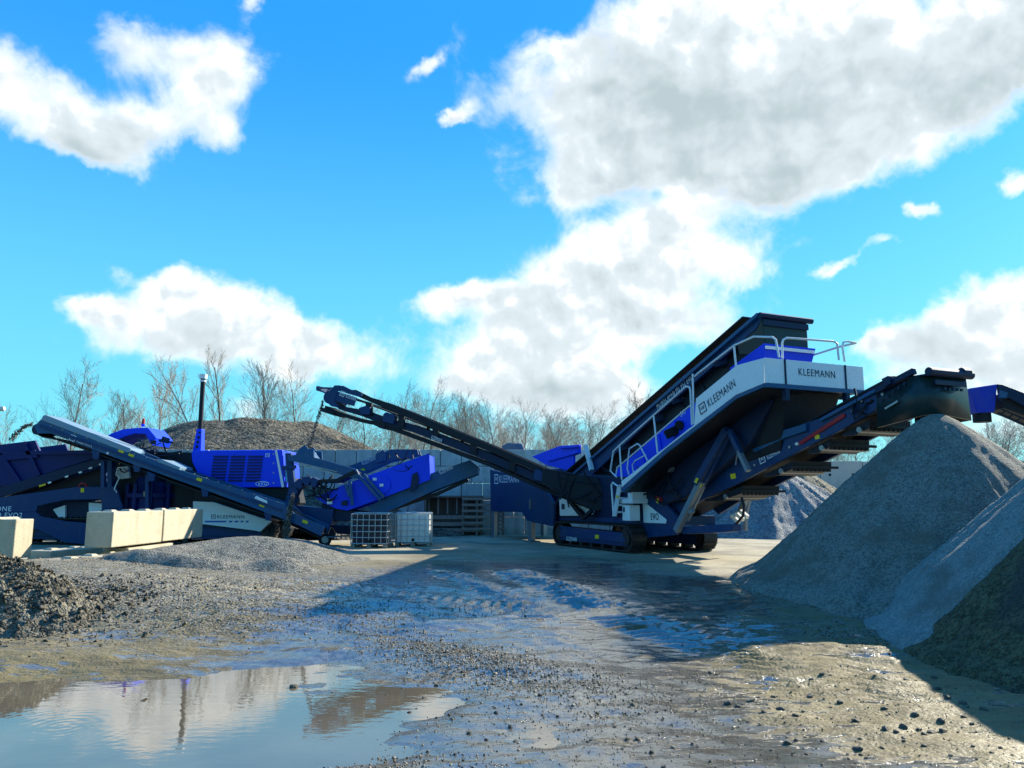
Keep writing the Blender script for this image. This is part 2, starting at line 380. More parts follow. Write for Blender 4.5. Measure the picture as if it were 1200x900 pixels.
def terrain(x, y):
    z = -.30*(1-sst(y, 8.5, 14.5))
    near = 1-sst(y, 13, 19)
    z = z+fbm(x, y, .35, 4)*.10*near+fbm(x, y*1.5, 1.4, 5)*.075*near+fbm(x, y, 7, 3)*.022*(1-sst(y, 14, 24))
    z = z+fbm(x, y, .2, 3)*.05*sst(y, 16, 24)
    z = z-.12*bumpg(x, y, -3.3, 7.0, 2.2, 2.0, .0)-.10*bumpg(x, y, -5.2, 6.6, 1.9, 1.7)+fbm(x+3, y*1.4, .9, 5)*.13*bumpg(x, y, -3.3, 8.2, 3.6, 2.6)     # the big puddle
    z = z-.03*bumpg(x, y, .2, 6.0, 1.8, 1.4)-.035*bumpg(x, y, -1.2, 10.2, 2.0, 1.2, .3)-.06*bumpg(x, y, .6, 13.2, 2.6, 1.1, .2)
    z = z+.055*bumpg(x, y, 3.6, 7.6, 2.4, 2.2)+.06*bumpg(x, y, -.3, 9.2, 1.5, .7, -.5)+.07*bumpg(x, y, -1.5, 5.4, .7, .4, .5)
    z = z+.22*bumpg(x, y, -7.2, 13.5, 4.0, 1.8, .05)+.16*bumpg(x, y, -4.2, 11.8, 2.8, 1.0, .25)+.3*bumpg(x, y, -9.5, 17.5, 3.5, 3)+.10*bumpg(x, y, -6.8, 9.6, 2.2, .6, -.1)
    z = z+treads(x, y)*(1-sst(y, 17, 21))
    z = z+.035*np.abs(fbm(x*.5, y*1.8, 2.4, 3))*bumpg(x, y, -5.5, 13, 5, 3)*3
    return z

def grid_mesh(xs, ys, fz):
    X, Y = np.meshgrid(xs, ys); Z = fz(X, Y); nx, ny = len(xs), len(ys)
    V = np.stack([X.ravel(), Y.ravel(), Z.ravel()], 1)
    i = np.arange(nx*ny).reshape(ny, nx)
    F = np.stack([i[:-1, :-1], i[:-1, 1:], i[1:, 1:], i[1:, :-1]], -1).reshape(-1, 4)
    return V, F
def np_mesh(name, V, F, mat, smooth=True):
    me = bpy.data.meshes.new(name); k = F.shape[1]
    me.vertices.add(len(V)); me.vertices.foreach_set('co', V.astype(np.float32).ravel())
    me.loops.add(F.size); me.loops.foreach_set('vertex_index', F.astype(np.int32).ravel())
    me.polygons.add(len(F)); me.polygons.foreach_set('loop_start', np.arange(0, F.size, k, dtype=np.int32))
    try: me.polygons.foreach_set('loop_total', np.full(len(F), k, dtype=np.int32))
    except Exception: pass
    me.update(calc_edges=True); me.validate()
    if smooth: me.polygons.foreach_set('use_smooth', [True]*len(me.polygons))
    me.materials.append(mat)
    o = bpy.data.objects.new(name, me); COL.objects.link(o); return o

# ------------------------------------------------------------------ ground and water
m, t, b = principled('wet_yard')
o_ = t.node('ShaderNodeTexCoord').outputs['Object']
wet = t.node('ShaderNodeAttribute', attribute_name='wet').outputs['Fac']
grv = t.node('ShaderNodeAttribute', attribute_name='grit').outputs['Fac']
nA = t.noise(o_, .55, 6, .62); nB = t.noise(o_, 4.5, 7, .65); nC = t.noise(o_, 26, 5, .65)
stre = t.noise(t.node('ShaderNodeMapping', {0: o_, 3: (.55, 1.7, 1)}).outputs[0], 1.6, 7, .62)
v1 = t.vor(o_, 22, 1); v1d = t.vor(o_, 22, 0)
vv = t.node('ShaderNodeSeparateXYZ', {0: v1}).outputs[0]
dry = t.mix(t.sm(nB, .3, .72), c3(.30, .255, .165), c3(.44, .39, .275))
dry = t.mix(t.m('MULTIPLY', t.sm(t.m('ADD', nA, t.m('MULTIPLY', nB, .3)), .60, .78), .75), dry, c3(.17, .15, .115))
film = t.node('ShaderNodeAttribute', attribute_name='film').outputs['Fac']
mud = t.mix(t.sm(stre, .3, .7), c3(.125, .092, .032), c3(.205, .160, .066))
mud = t.mix(t.m('MULTIPLY', t.sm(t.m('ADD', nC, t.m('MULTIPLY', nB, .5)), .66, .95), .4), mud, c3(.075, .06, .032))
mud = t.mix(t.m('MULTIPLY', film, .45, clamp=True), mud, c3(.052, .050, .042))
st2 = t.noise(t.node('ShaderNodeMapping', {0: o_, 3: (1.1, 3.2, 1)}).outputs[0], 3.1, 6, .6, .5)
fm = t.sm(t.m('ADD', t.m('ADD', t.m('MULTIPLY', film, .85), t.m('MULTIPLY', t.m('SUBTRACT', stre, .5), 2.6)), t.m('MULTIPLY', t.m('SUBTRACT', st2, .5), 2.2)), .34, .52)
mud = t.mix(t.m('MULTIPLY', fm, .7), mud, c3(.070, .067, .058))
wl = t.m('MULTIPLY', wet, 1.0, clamp=True)
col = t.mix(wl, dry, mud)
gcol = t.mix(t.sm(vv, .1, .95), c3(.045, .043, .036), c3(.25, .23, .175))
gcol = t.mix(t.m('MULTIPLY', t.sm(nB, .45, .7), .5), gcol, c3(.10, .09, .07))
gm = t.m('MULTIPLY', grv, t.sm(t.m('ADD', nB, t.m('MULTIPLY', vv, .25)), .42, .66), clamp=True)
col = t.mix(gm, col, gcol)
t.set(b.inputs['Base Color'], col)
ro = t.m('MULTIPLY_ADD', wl, -.36, .92)
ro = t.m('SUBTRACT', ro, t.m('MULTIPLY', t.m('MULTIPLY', fm, wl), .49))
t.set(b.inputs['Roughness'], t.m('ADD', ro, t.m('MULTIPLY', gm, .15), clamp=True))
b.inputs['IOR'].default_value = 1.95
t.set(b.inputs['Specular IOR Level'], t.m('MULTIPLY_ADD', t.m('MULTIPLY', fm, wl), .72, .08))
hh = t.m('ADD', t.m('MULTIPLY', nB, .5), t.m('MULTIPLY', nC, .16))
hh = t.m('ADD', hh, t.m('MULTIPLY', t.m('MULTIPLY', v1d, grv), -.6))
rip = t.noise(t.node('ShaderNodeMapping', {0: o_, 3: (1, 2.6, 1)}).outputs[0], 6.5, 4, .6, .4)
peb = t.vor(o_, 34, 0)
hh = t.m('MULTIPLY', hh, t.m('MULTIPLY_ADD', fm, -.8, 1.))
hh = t.m('ADD', hh, t.m('MULTIPLY', wl, t.m('MULTIPLY', t.m('MULTIPLY_ADD', t.sm(rip, .35, .7), .16, t.m('MULTIPLY', peb, -.08)), t.m('MULTIPLY_ADD', fm, -.78, 1.))))
t.set(b.inputs['Normal'], t.bump(hh, .045, .8))
GROUND = m
xs = np.concatenate([-np.geomspace(13.2, 1800, 34)[::-1], np.arange(-13, 13.01, .055), np.geomspace(13.2, 1800, 34)])
ys = np.concatenate([-np.geomspace(.5, 400, 14)[::-1], np.arange(0, 4.2, .25), np.arange(4.25, 12, .035), np.arange(12, 32, .085), np.geomspace(32.3, 3000, 44)])
V, F = grid_mesh(xs, ys, terrain)
g = np_mesh('ground', V, F, GROUND); g['kind'] = 'structure'
x, y, z = V[:, 0], V[:, 1], V[:, 2]
wetv = (1-sst(y, 14.5, 18)) + bumpg(x, y, .6, 18, 4.2, 6.0, -.1)*1.3
wetv = wetv+fbm(x, y, .6, 4)*1.1*sst(y, 13, 17)
wetv = wetv-.75*bumpg(x, y, -6.5, 13.0, 4.5, 2.4)+.5*bumpg(x, y, -6, 17.2, 4.5, 2.0)-1.2*bumpg(x, y, 7.5, 18.5, 3.0, 4.0)
wetv = np.clip(wetv, 0, 1)
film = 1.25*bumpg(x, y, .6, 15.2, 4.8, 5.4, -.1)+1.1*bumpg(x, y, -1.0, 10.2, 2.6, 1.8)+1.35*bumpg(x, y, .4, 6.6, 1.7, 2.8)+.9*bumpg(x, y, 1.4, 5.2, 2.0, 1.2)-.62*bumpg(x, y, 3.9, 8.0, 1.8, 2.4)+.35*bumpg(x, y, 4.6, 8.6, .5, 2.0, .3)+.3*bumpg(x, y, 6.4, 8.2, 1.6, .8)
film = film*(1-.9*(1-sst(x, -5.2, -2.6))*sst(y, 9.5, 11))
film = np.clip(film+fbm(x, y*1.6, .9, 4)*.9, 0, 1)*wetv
grit = .05+.75*bumpg(x, y, -.4, 9.0, 1.7, .8, -.6)+.85*bumpg(x, y, -6, 13, 5.5, 2.8)+.8*bumpg(x, y, -1.6, 5.4, .9, .5, .4)+.25*bumpg(x, y, 1, 15, 4, 3)+.25*bumpg(x, y, 1, 7, 1.5, 1)+.5*bumpg(x, y, 5.6, 10.6, 1.2, .5, -.5)+1.0*bumpg(x, y, -6.5, 16.3, 5, 2.4)+.5*bumpg(x, y, -3.4, 15, 2, 3)
grit = np.clip(grit, 0, 1)
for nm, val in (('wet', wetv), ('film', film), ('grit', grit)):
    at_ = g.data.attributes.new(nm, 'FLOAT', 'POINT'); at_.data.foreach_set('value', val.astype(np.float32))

m, t, b = principled('puddle_water')
o_ = t.node('ShaderNodeTexCoord').outputs['Object']
t.set(b.inputs['Base Color'], t.mix(t.sm(t.noise(o_, .8, 4), .35, .65), c3(.095, .080, .055), c3(.13, .108, .07)))
b.inputs['Roughness'].default_value = .012; b.inputs['IOR'].default_value = 2.2
def rings(cx, cy, rad, scale):
    mp = t.node('ShaderNodeMapping', {0: o_, 1: (-cx, -cy, 0)}).outputs[0]
    wv = t.node('ShaderNodeTexWave', {0: mp, 1: scale, 2: 1.5}, wave_type='RINGS', rings_direction='Z').outputs[1]
    d = t.node('ShaderNodeVectorMath', {0: mp}, operation='LENGTH').outputs[1]
    return t.m('MULTIPLY', wv, t.m('SUBTRACT', 1, t.sm(d, rad*.3, rad)))
hh = t.m('ADD', t.m('MULTIPLY', rings(-3.9, 7.0, 1.3, 3.3), .07), t.m('MULTIPLY', rings(-2.4, 7.9, 1.2, 3.8), .05))
hh = t.m('ADD', hh, t.m('MULTIPLY', t.noise(t.node('ShaderNodeMapping', {0: o_, 3: (1, 2.2, 1)}).outputs[0], 5, 3, .5), .35))
t.set(b.inputs['Normal'], t.bump(hh, .0045, .5))
WATERM = m
wm = MB(); wm.add([(-9.5, 2.5, WATER_Z), (9.5, 2.5, WATER_Z), (9.5, 12.6, WATER_Z), (-9.5, 12.6, WATER_Z)], [(0, 1, 2, 3)])
wm.build('water', WATERM, kind='structure')

# ------------------------------------------------------------------ heaps
def heap(name, cx, cy, Rr, fn, mat, label, cat, res=.07, ry=None):
    ry = ry or Rr
    xs = np.arange(cx-Rr, cx+Rr+res, res); ys = np.arange(cy-ry, cy+ry+res, res)
    V, F = grid_mesh(xs, ys, fn)
    gz = terrain(V[:, 0], V[:, 1])-.12
    keep = (V[:, 2] > gz)[F].any(1); F = F[keep]
    V[:, 2] = np.maximum(V[:, 2], gz-.05)
    u, inv = np.unique(F, return_inverse=True); V = V[u]; F = inv.reshape(F.shape)
    V = V-np.array([cx, cy, 0.])
    o = np_mesh(name, V, F, mat); o.location = (cx, cy, 0)
    return tag(o, label, cat, kind='thing')
def cone(x, y, cx, cy, h, sl, tip=.35, amp=.12, ex=1.0, base=0., ft=.55):
    dx, dy = (x-cx)/ex, y-cy; r = np.sqrt(dx*dx+dy*dy+tip*tip)-tip*.6
    a = np.arctan2(dy, dx)
    rid = (fbm(np.cos(a)*3.1+5, np.sin(a)*3.1+r*.12, 2.2, 4))*np.clip(r, 0, 2)*amp*1.5+fbm(a*9, r*.35, 1.6, 4)*np.clip(r-.3, 0, 1.5)*.10
    foot = np.clip(ft-(h-sl*r), 0, ft)                # the foot flattens out
    return base+h-sl*r+rid+fbm(x, y, 1.1, 4)*amp+foot*.55
PX, PY = 8.05, 14.5
heap('sand_heap', PX, PY, 5.6, lambda x, y: cone(x, y, PX, PY, 3.46, .96, .3, .09, 1.0, -.12, .35)+fbm(x, y, 6, 3)*.035, SANDPILE,
     'tall cone of grey sand under the dark rubber discharge hood', 'heap', .055)
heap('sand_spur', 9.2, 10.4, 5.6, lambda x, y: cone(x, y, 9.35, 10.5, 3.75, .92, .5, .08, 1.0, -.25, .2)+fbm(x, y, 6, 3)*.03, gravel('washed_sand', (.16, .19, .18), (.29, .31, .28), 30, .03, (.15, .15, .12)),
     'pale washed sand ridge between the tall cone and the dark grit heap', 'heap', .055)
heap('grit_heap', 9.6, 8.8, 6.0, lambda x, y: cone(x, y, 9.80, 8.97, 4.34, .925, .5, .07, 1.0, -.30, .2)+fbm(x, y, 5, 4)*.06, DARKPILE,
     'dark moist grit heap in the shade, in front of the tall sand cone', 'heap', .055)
heap('gravel_heap', -7.0, 20.3, 6.2, lambda x, y: -.10+.48*bumpg(x, y, -7.1, 24.6, 1.6, 1.6)+.60*bumpg(x, y, -7.6, 20.4, 2.2, 1.9, .2)+.38*bumpg(x, y, -5.6, 20.4, 1.5, 1.4)+.52*bumpg(x, y, -8.1, 17.4, 1.3, .65)+.40*bumpg(x, y, -5.0, 17.3, .75, .5)+.36*bumpg(x, y, -6.6, 16.9, 1.0, .5)+.3*bumpg(x, y, -9.3, 18.6, 1.2, 1)+fbm(x, y, 1.2, 5)*.16, GRAVELM,
     'low grey gravel heap below the falling gravel and the pale concrete blocks', 'heap', .06, 7.0)
def rubz(x, y): return -.44+1.22*bumpg(x, y, -8.6, 11.8, 2.1, 1.5)+.50*bumpg(x, y, -6.8, 11.1, 1.1, .75)+np.abs(fbm(x, y, 3.2, 4))*.30+fbm(x, y, 9, 3)*.08
heap('rubble_heap', -8.2, 11.2, 4.6, lambda x, y: rubz(x, y), RUBBLEM,
     'dark lumpy rubble heap beside the large puddle', 'heap', .045, 3.4)
heap('gravel_mound', -14.3, 46, 15, lambda x, y: np.minimum(cone(x, y, -15.3, 46, 7.6, .47, 1.0, .05, 1.0), 6.05+fbm(x, y, .3, 3)*.7)+fbm(x, y, .9, 4)*.3, HILLM,
     'broad brown gravel mound rising behind the concrete block wall', 'mound', .25)
heap('gravel_heap', 12.3, 36.6, 6, lambda x, y: cone(x, y, 12.3, 36.6, 3.3, .74, .6, .22), FARGRAV,
     'grey ridged gravel heap seen beneath the rear discharge conveyor', 'heap', .12)
heap('gravel_heap', 14.2, 40.5, 6, lambda x, y: cone(x, y, 14.2, 40.5, 3.7, .74, .6, .15), gravel('brown_grit', (.10, .09, .06), (.28, .25, .18), 12, .06),
     'brown gravel heap half hidden against the concrete retaining wall', 'heap', .12)
heap('gravel_heap', 19.2, 41.5, 5, lambda x, y: cone(x, y, 19.2, 41.5, 2.7, .6, .6, .15), PALEG,
     'small pale gravel heap at the foot of the retaining wall', 'heap', .12)

# ------------------------------------------------------------------ walls and blocks
fw = Frame((0, 36), R(0.6))
wb = MB(); bw, bh = .98, .78
for row in range(5):
    s = -20.0+(row % 2)*bw/2
    while s < 9.5:
        dz = random.uniform(-.012, .012); dk = random.uniform(-.025, .025)
        wb.box(fw, s+.014, s+bw-.014, dk, .8+dk, row*bh+.012, (row+1)*bh-.012+ (dz if row == 4 else 0)); s += bw
tag(wb.build('block_wall', CONCW, bevel=.018), 'long grey wall of stacked concrete blocks behind the machines', 'wall', kind='thing')
fr_ = Frame((24, 46), R(-4))
rw = MB()
for i in range(14):
    s = -18+i*2.5
    rw.box(fr_, s, s+2.47, 0, .35, -.2, 3.85+random.uniform(-.02, .02))
rwo = tag(rw.build('retaining_wall', CONCR, bevel=.02), 'far concrete retaining wall of upright panels with round anchor holes', 'wall', kind='thing')
hb = MB()
for i in range(14):
    for q in (.55, 1.9): 
        p = fr_.w(-18+i*2.5+q, -.012, 3.05); hb.cyl(p, p+Vector((0, .03, 0)), .085, 10)
hb.each('anchor_hole', BLACK, rwo)

def block(loc, L, Wd, H, rot, label, chip=0):
    f = Frame((loc[0], loc[1]), rot); mb = MB(); n = 7
    mb.box(f, 0, L, 0, Wd, loc[2], loc[2]+H)
    r = mb.build('concrete_block', CONC, bevel=.025)
    st = MB()
    for i in range(3):                                   # interlocking studs on the top
        c = L*(i+.5)/3; a = .11
        base = [f.w(c-a*1.3, Wd/2-a*1.3, loc[2]+H), f.w(c+a*1.3, Wd/2-a*1.3, loc[2]+H), f.w(c+a*1.3, Wd/2+a*1.3, loc[2]+H), f.w(c-a*1.3, Wd/2+a*1.3, loc[2]+H)]
        top = [f.w(c-a*.8, Wd/2-a*.8, loc[2]+H+.045), f.w(c+a*.8, Wd/2-a*.8, loc[2]+H+.045), f.w(c+a*.8, Wd/2+a*.8, loc[2]+H+.045), f.w(c-a*.8, Wd/2+a*.8, loc[2]+H+.045)]
        st.hexa(base, top)
    st.each('stud', CONC, r, bevel=.01)
    return tag(r, label, 'concrete block', 'concrete blocks lying along the yard')
BR = R(88.5)
bx, by = at(132, 620, 18.6).x, 18.6
block((bx, by, .46), 2.5, .66, .84, BR, 'pale block with its grey end showing, nearer of the upper pair')
block((bx+.07, by+2.56, .47), 2.5, .66, .84, BR, 'pale block behind the first, next to the machine side panel lettering')
block((bx+.02, by-1.6, -.50), 2.4, .66, .80, BR, 'low block almost buried in grit under the upper pair')
block((bx-.0, by+.85, -.40), 2.4, .66, .80, BR, 'buried lower block carrying the paired blocks, seen as a strip')
lx = at(16, 640, 17.2).x
block((lx, 17.2, .30), .62, .95, .86, R(88), 'lone pale block with a sunlit edge in front of the crawler wheels')
block((at(60, 640, 19.6).x, 19.6, -.46), 2.2, .7, .78, R(75), 'low flat block between the lone block and the upper pair')

# ------------------------------------------------------------------ trees
def grow(h, seed, spread=.5, levels=4, twig=1.0, upright=.5, r0=None):
    rd = random.Random(seed); trunk = MB(); crown = MB()
    r0 = r0 or h*.0095
    def br(p, d, L, r, lev):
        n = 4 if lev < 2 else 3; pts = [p]; q = p; dd = d.copy()
        seg = 5 if lev == 0 else (4 if lev == 1 else 3)
        for i in range(seg):
            dd = (dd+Vector((rd.gauss(0, .13), rd.gauss(0, .13), rd.gauss(.05, .07)+.06*upright))).normalized()
            q = q+dd*L/seg; pts.append(q)
        (trunk if lev == 0 else crown).tube(pts, r, 6 if lev == 0 else n, max(r*.3, .005), cap=False)
        if lev >= levels: return
        nb = {0: 14, 1: 6, 2: 4, 3: 3}[lev]
        for j in range(nb):
            f = (.26 if lev == 0 else .2)+(.74 if lev == 0 else .8)*(j+rd.random()*.8)/nb
            f = min(f, .99); i = min(int(f*seg), seg-1); pp = pts[i].lerp(pts[i+1], f*seg-i)
            ax = (pts[i+1]-pts[i]).normalized(); side = ax.orthogonal().normalized()
            side = Matrix.Rotation(rd.random()*6.283, 3, ax) @ side
            an = rd.uniform(.4, .8)*(1.1 if lev == 0 else 1)*(1-.3*upright)
            nd = (ax*math.cos(an)+side*math.sin(an)).normalized()
            ll = L*(spread*(1.15-.75*f) if lev == 0 else rd.uniform(.42, .62))
            br(pp, nd, ll, max(r*(.34 if lev == 0 else .5)*(1.1-.5*f), .0065*twig), lev+1)
    br(Vector((0, 0, 0)), Vector((0, 0, 1)), h, r0, 0)
    return trunk, crown
PROTO = []
for i, (sp, up, bark) in enumerate(((.30, .9, BIRCHM), (.40, .45, BARKM), (.27, 1.0, BARKM), (.46, .2, BARKM), (.36, .6, BARKM))):
    tk, cr = grow(10.0, 40+i, sp, 4, 1.0, up)
    a = tk.build('trunk', bark); c = cr.build('crown', TWIGM)
    PROTO.append((a.data, c.data)); bpy.data.objects.remove(a); bpy.data.objects.remove(c)
def tree(kind, px, topy, Y, label, group=None, lean=0):
    p = at(px, topy, Y); h = p.z
    o = bpy.data.objects.new('bare_tree', None); COL.objects.link(o); o.location = (p.x, Y, 0)
    o.rotation_euler = (0, lean, random.uniform(0, 6.28)); s = h/10.3; o.scale = (s, s, s)
    tag(o, label, 'tree', group)
    for nm, me in zip(('trunk', 'crown'), PROTO[kind]):
        c = bpy.data.objects.new(nm, me); COL.objects.link(c); c.parent = o
    return o
tree(1, 95, 440, 52, 'tall bare tree standing above the tip of the covered return conveyor')
tree(2, 150, 468, 56, 'slim bare tree behind the blue cover with the red beacon')
tree(0, 203, 432, 50, 'slender pale birch just beside the black exhaust pipe')
tree(0, 248, 428, 51, 'feathery birch directly behind the black exhaust pipe')
tree(2, 270, 425, 53, 'tallest bare tree above the peak of the brown mound')
tree(0, 300, 436, 54, 'bare birch above the flat top of the brown mound')
tree(4, 328, 440, 52, 'bare tree above the mound, beside the falling gravel stream')
tree(1, 348, 452, 55, 'bare tree with crooked limbs behind the gravel stream')
tree(3, 16, 488, 48, 'small bare sapling beside the gravel thrown into the hopper')
tree(3, 412, 478, 44, 'gnarled dark tree under the raised conveyor, right behind the block wall')
tree(3, 440, 488, 45, 'second gnarled dark tree behind the wall, under the conveyor tip')
line = [(385,470),(470,466),(492,462),(515,466),(540,480),(562,488),(580,482),(602,486),(622,490),(645,494),(664,492),(690,498),(708,484),(728,474),(744,470),(760,480),(600,500),(500,480),(455,485),(175,480),(120,470),(60,500),(632,500),(676,505),(550,495),(960,500),(985,505),(1008,498),(1030,495),(1048,502),(1150,505),(1165,498),(1185,502),(1198,495),(1172,508)]
for i, (px, ty) in enumerate(line):
    tree([4, 1, 3, 0, 1][i % 5], px+random.uniform(-4, 4), ty, 58+random.uniform(-5, 9), 'bare tree in the row standing behind the yard walls', 'bare trees in a row behind the yard walls')
# the far wood reads as one mass of twigs
wd = MB(); rdm = random.Random(5)
tv = [(np.array([v.co[:] for v in c.vertices]), np.array([p.vertices[:] for p in c.polygons if len(p.vertices) == 4])) for _, c in PROTO[1:4]]
allv, allf, nb = [], [], 0
for i in range(26):
    v, f = tv[i % 3]; pxx = rdm.choice([rdm.uniform(-40, 760), rdm.uniform(420, 760), rdm.uniform(900, 1300)]); Y = rdm.uniform(72, 110)
    p = at(pxx, 500+rdm.uniform(-12, 14), Y); s = p.z/10.3; a = rdm.uniform(0, 6.28); ca, sa = math.cos(a), math.sin(a)
    q = np.stack([(v[:, 0]*ca-v[:, 1]*sa)*s*1.5+p.x, (v[:, 0]*sa+v[:, 1]*ca)*s*1.5+Y, v[:, 2]*s], 1)
    allv.append(q); allf.append(f+nb); nb += len(v)
tag(np_mesh('woodland', np.concatenate(allv), np.concatenate(allf), TWIGM, False), None, None, kind='stuff')

# ------------------------------------------------------------------ shared machine builders
def crawler(fr, s0, s1, k0, wd, z0, z1, parent):
    r = (z1-z0)/2; zc = (z0+z1)/2; L = (s1-s0)-2*r; per = 2*L+2*math.pi*r; N = int(per/.19); mb = MB()
    def pos(u):
        u = u % per
        if u < L: return (s0+r+u, z1), (1, 0)
        u -= L
        if u < math.pi*r: a = math.pi/2-u/r; return (s1-r+r*math.cos(a), zc+r*math.sin(a)), (math.sin(a), -math.cos(a))
        u -= math.pi*r
        if u < L: return (s1-r-u, z0), (-1, 0)
        u -= L; a = -math.pi/2-u/r; return (s0+r+r*math.cos(a), zc+r*math.sin(a)), (math.sin(a), -math.cos(a))
    for i in range(N):
        (s, z), (ts, tz) = pos(i*per/N); ns, nz = -tz, ts; p = per/N*.46
        q = lambda hs, h0, h1: [(s+ts*a+ns*hh_, z+tz*a+nz*hh_) for a, hh_ in ((-hs, h0), (hs, h0), (hs, h1), (-hs, h1))]
        mb.prism(fr, q(p, -.055, -.015), k0, k0+wd); mb.prism(fr, q(.018, -.015, .022), k0+.01, k0+wd-.01)
    tr_ = mb.build('crawler_track', TRACKST, parent)
    fb = MB(); zt, zb = z1-.17, z0+.17
    fb.prism(fr, [(s0+r*.9, zb), (s1-r*.8, zb), (s1-r*.8, zt-.08), (s0+r*1.1, zt)], k0+.05, k0+wd-.05)
    fb.prism(fr, [(s0+r*1.3, zb+.1), (s1-r*1.1, zb+.1), (s1-r*1.1, zt-.2), (s0+r*1.3, zt-.14)], k0+.01, k0+.05)
    fb.build('track_frame', NAVY, tr_, bevel=.012)
    for nm, sc in (('idler_wheel', s0+r), ('drive_wheel', s1-r)):
        c = MB(); c.cyl(fr.w(sc, k0+.08, zc), fr.w(sc, k0+wd-.08, zc), r-.06, 20); c.cyl(fr.w(sc, k0+.02, zc), fr.w(sc, k0+.1, zc), r*.5, 14)
        c.build(nm, TRACKST, tr_)
    ro = MB(); n = 7
    for i in range(n):
        s = s0+r*1.2+(s1-s0-2.4*r)*i/(n-1); ro.cyl(fr.w(s, k0+.08, z0+.12), fr.w(s, k0+wd-.08, z0+.12), .1, 10)
    ro.each('bottom_roller', TRACKST, tr_)
    return tr_
def sticker(fr, px, py, k, wpx, hpx, parent, mat=YELLOW, ang=0, name='warning_sticker'):
    c, s = math.cos(R(ang)), math.sin(R(ang)); q = [(px+a*c-b_*s, py+a*s+b_*c) for a, b_ in ((-wpx/2, -hpx/2), (wpx/2, -hpx/2), (wpx/2, hpx/2), (-wpx/2, hpx/2))]
    return MB().px(fr, q, k-.006, k-.001).build(name, mat, parent)
def clutter(fr, poly_box, k0, k1, n, parent, seed, name='hose', mat=BLACK):
    """hydraulic hoses looping inside a photo-space box of the frame"""
    rd = random.Random(seed); mb = MB(); x0, y0, x1, y1 = poly_box
    for i in range(n):
        a = fr.p(rd.uniform(x0, x1), rd.uniform(y0, y1), rd.uniform(k0, k1)); b_ = fr.p(rd.uniform(x0, x1), rd.uniform(y0, y1), rd.uniform(k0, k1))
        c = (a+b_)/2+Vector((rd.uniform(-.1, .1), 0, -rd.uniform(.05, .35)))
        mb.tube([a, a.lerp(c, .5)+Vector((0, 0, -.05)), c, c.lerp(b_, .5)+Vector((0, 0, -.05)), b_], rd.uniform(.015, .03), 5)
    return mb.each(name, mat, parent, smooth=True)
def stream(name, pts, spread, n, label, seed):
    rd = random.Random(seed); mb = MB()
    for i in range(n):
        f = rd.random(); j = min(int(f*(len(pts)-1)), len(pts)-2); p = Vector(pts[j]).lerp(Vector(pts[j+1]), f*(len(pts)-1)-j)
        w_ = spread*(.45+.8*f); c = p+Vector((rd.gauss(0, w_), rd.gauss(0, w_*1.3), rd.gauss(0, .04))); r = rd.uniform(.012, .04)
        d = [Vector((rd.uniform(-1, 1), rd.uniform(-1, 1), rd.uniform(-1, 1))).normalized()*r for _ in range(3)]
        mb.add([c+d[0], c-d[0], c+d[1], c-d[1], c+d[2], c-d[2]], [(0, 2, 4), (2, 1, 4), (1, 3, 4), (3, 0, 4), (2, 0, 5), (1, 2, 5), (3, 1, 5), (0, 3, 5)])
    return tag(mb.build(name, STONEM), None, None, kind='stuff')

# ------------------------------------------------------------------ tracked screening plant
fA = Frame(gnd(650.7, 639).xy, R(-66))
A = root('screening_plant', (*fA.w(2.2, 1.5, 0).xy, 0), 'large dark blue tracked screening plant with grey railed walkway and raised platform', 'screening plant')
sT0, _ = fA.sz(647.5, 628, 0); sT1, _ = fA.sz(733, 632, 0); sT1 += .38
crawler(fA, sT0, sT1, 0, .5, .03, .84, A); crawler(fA, sT0, sT1+.2, 2.45, .5, .03, .84, A)
# chassis
mb = MB()
mb.px(fA, [(746,575),(762,577),(779,589),(798,611),(791,627),(752,631),(747,612)], .56, .68)
mb.px(fA, [(746,575),(762,577),(779,589),(798,611),(791,627),(752,631),(747,612)], 2.2, 2.32)
sA0, sA1 = fA.sz(700, 612, .9)[0], fA.sz(796, 612, .9)[0]
mb.box(fA, -.6, sA1, .75, 2.2, .85, 1.12)
mb.px(fA, [(640,606),(752,607),(752,615),(640,613)], .52, 2.4)
mb.build('chassis', NAVY, A, bevel=.015)
tri = MB().px(fA, [(753,588),(756,589),(781,609),(780,613.5),(754,612.5)], .535, .555).build('side_panel', GREY, A, bevel=.006)
sign(fA, .53, (763,609.5), (772,609.5), .20, 'EVO', DKLET, tri)
# engine body and its light covers
eb = MB(); eb.px(fA, [(640,584),(650,572),(690,556),(746,560),(750,612),(640,611)], .55, 2.3)
eb.build('engine_housing', NAVY2, A, bevel=.02)
cv = MB(); cv.px(fA, [(655,580),(668,584),(682,604.5),(656,604.5)], .42, .5); cv.px(fA, [(671,587),(684,594),(694,594),(697,597),(694,603),(688,603)], .44, .5)
cvo = cv.build('engine_cover', GREY, A, bevel=.01)
MB().px(fA, [(658,590),(661.5,591),(661.5,597),(658,597)], .405, .415).build('latch', DKLET, cvo)
MB().px(fA, [(677,593.5),(692,594),(692,596),(677,596)], .34, .40).build('grab_handle', RAIL, A, bevel=.01)
br_ = MB(); br_.beam(fA.p(666,585,.2), fA.p(684,607,.2), .1, .14); br_.beam(fA.p(684,607,.2), fA.p(694,598,.2), .1, .12); br_.build('conveyor_brace', BLACK, A)
cab = MB(); s0, z0 = fA.sz(729.5,610,.05); s1, z1 = fA.sz(737.5,592,.05)
cab.box(fA, s0, s1, .05, .42, z0, z1); cabo = cab.build('control_cabinet', GREY, A, bevel=.012)
MB().box(fA, s0+.08, s0+.14, .03, .05, z0+.25, z0+.4).build('latch', DKLET, cabo)
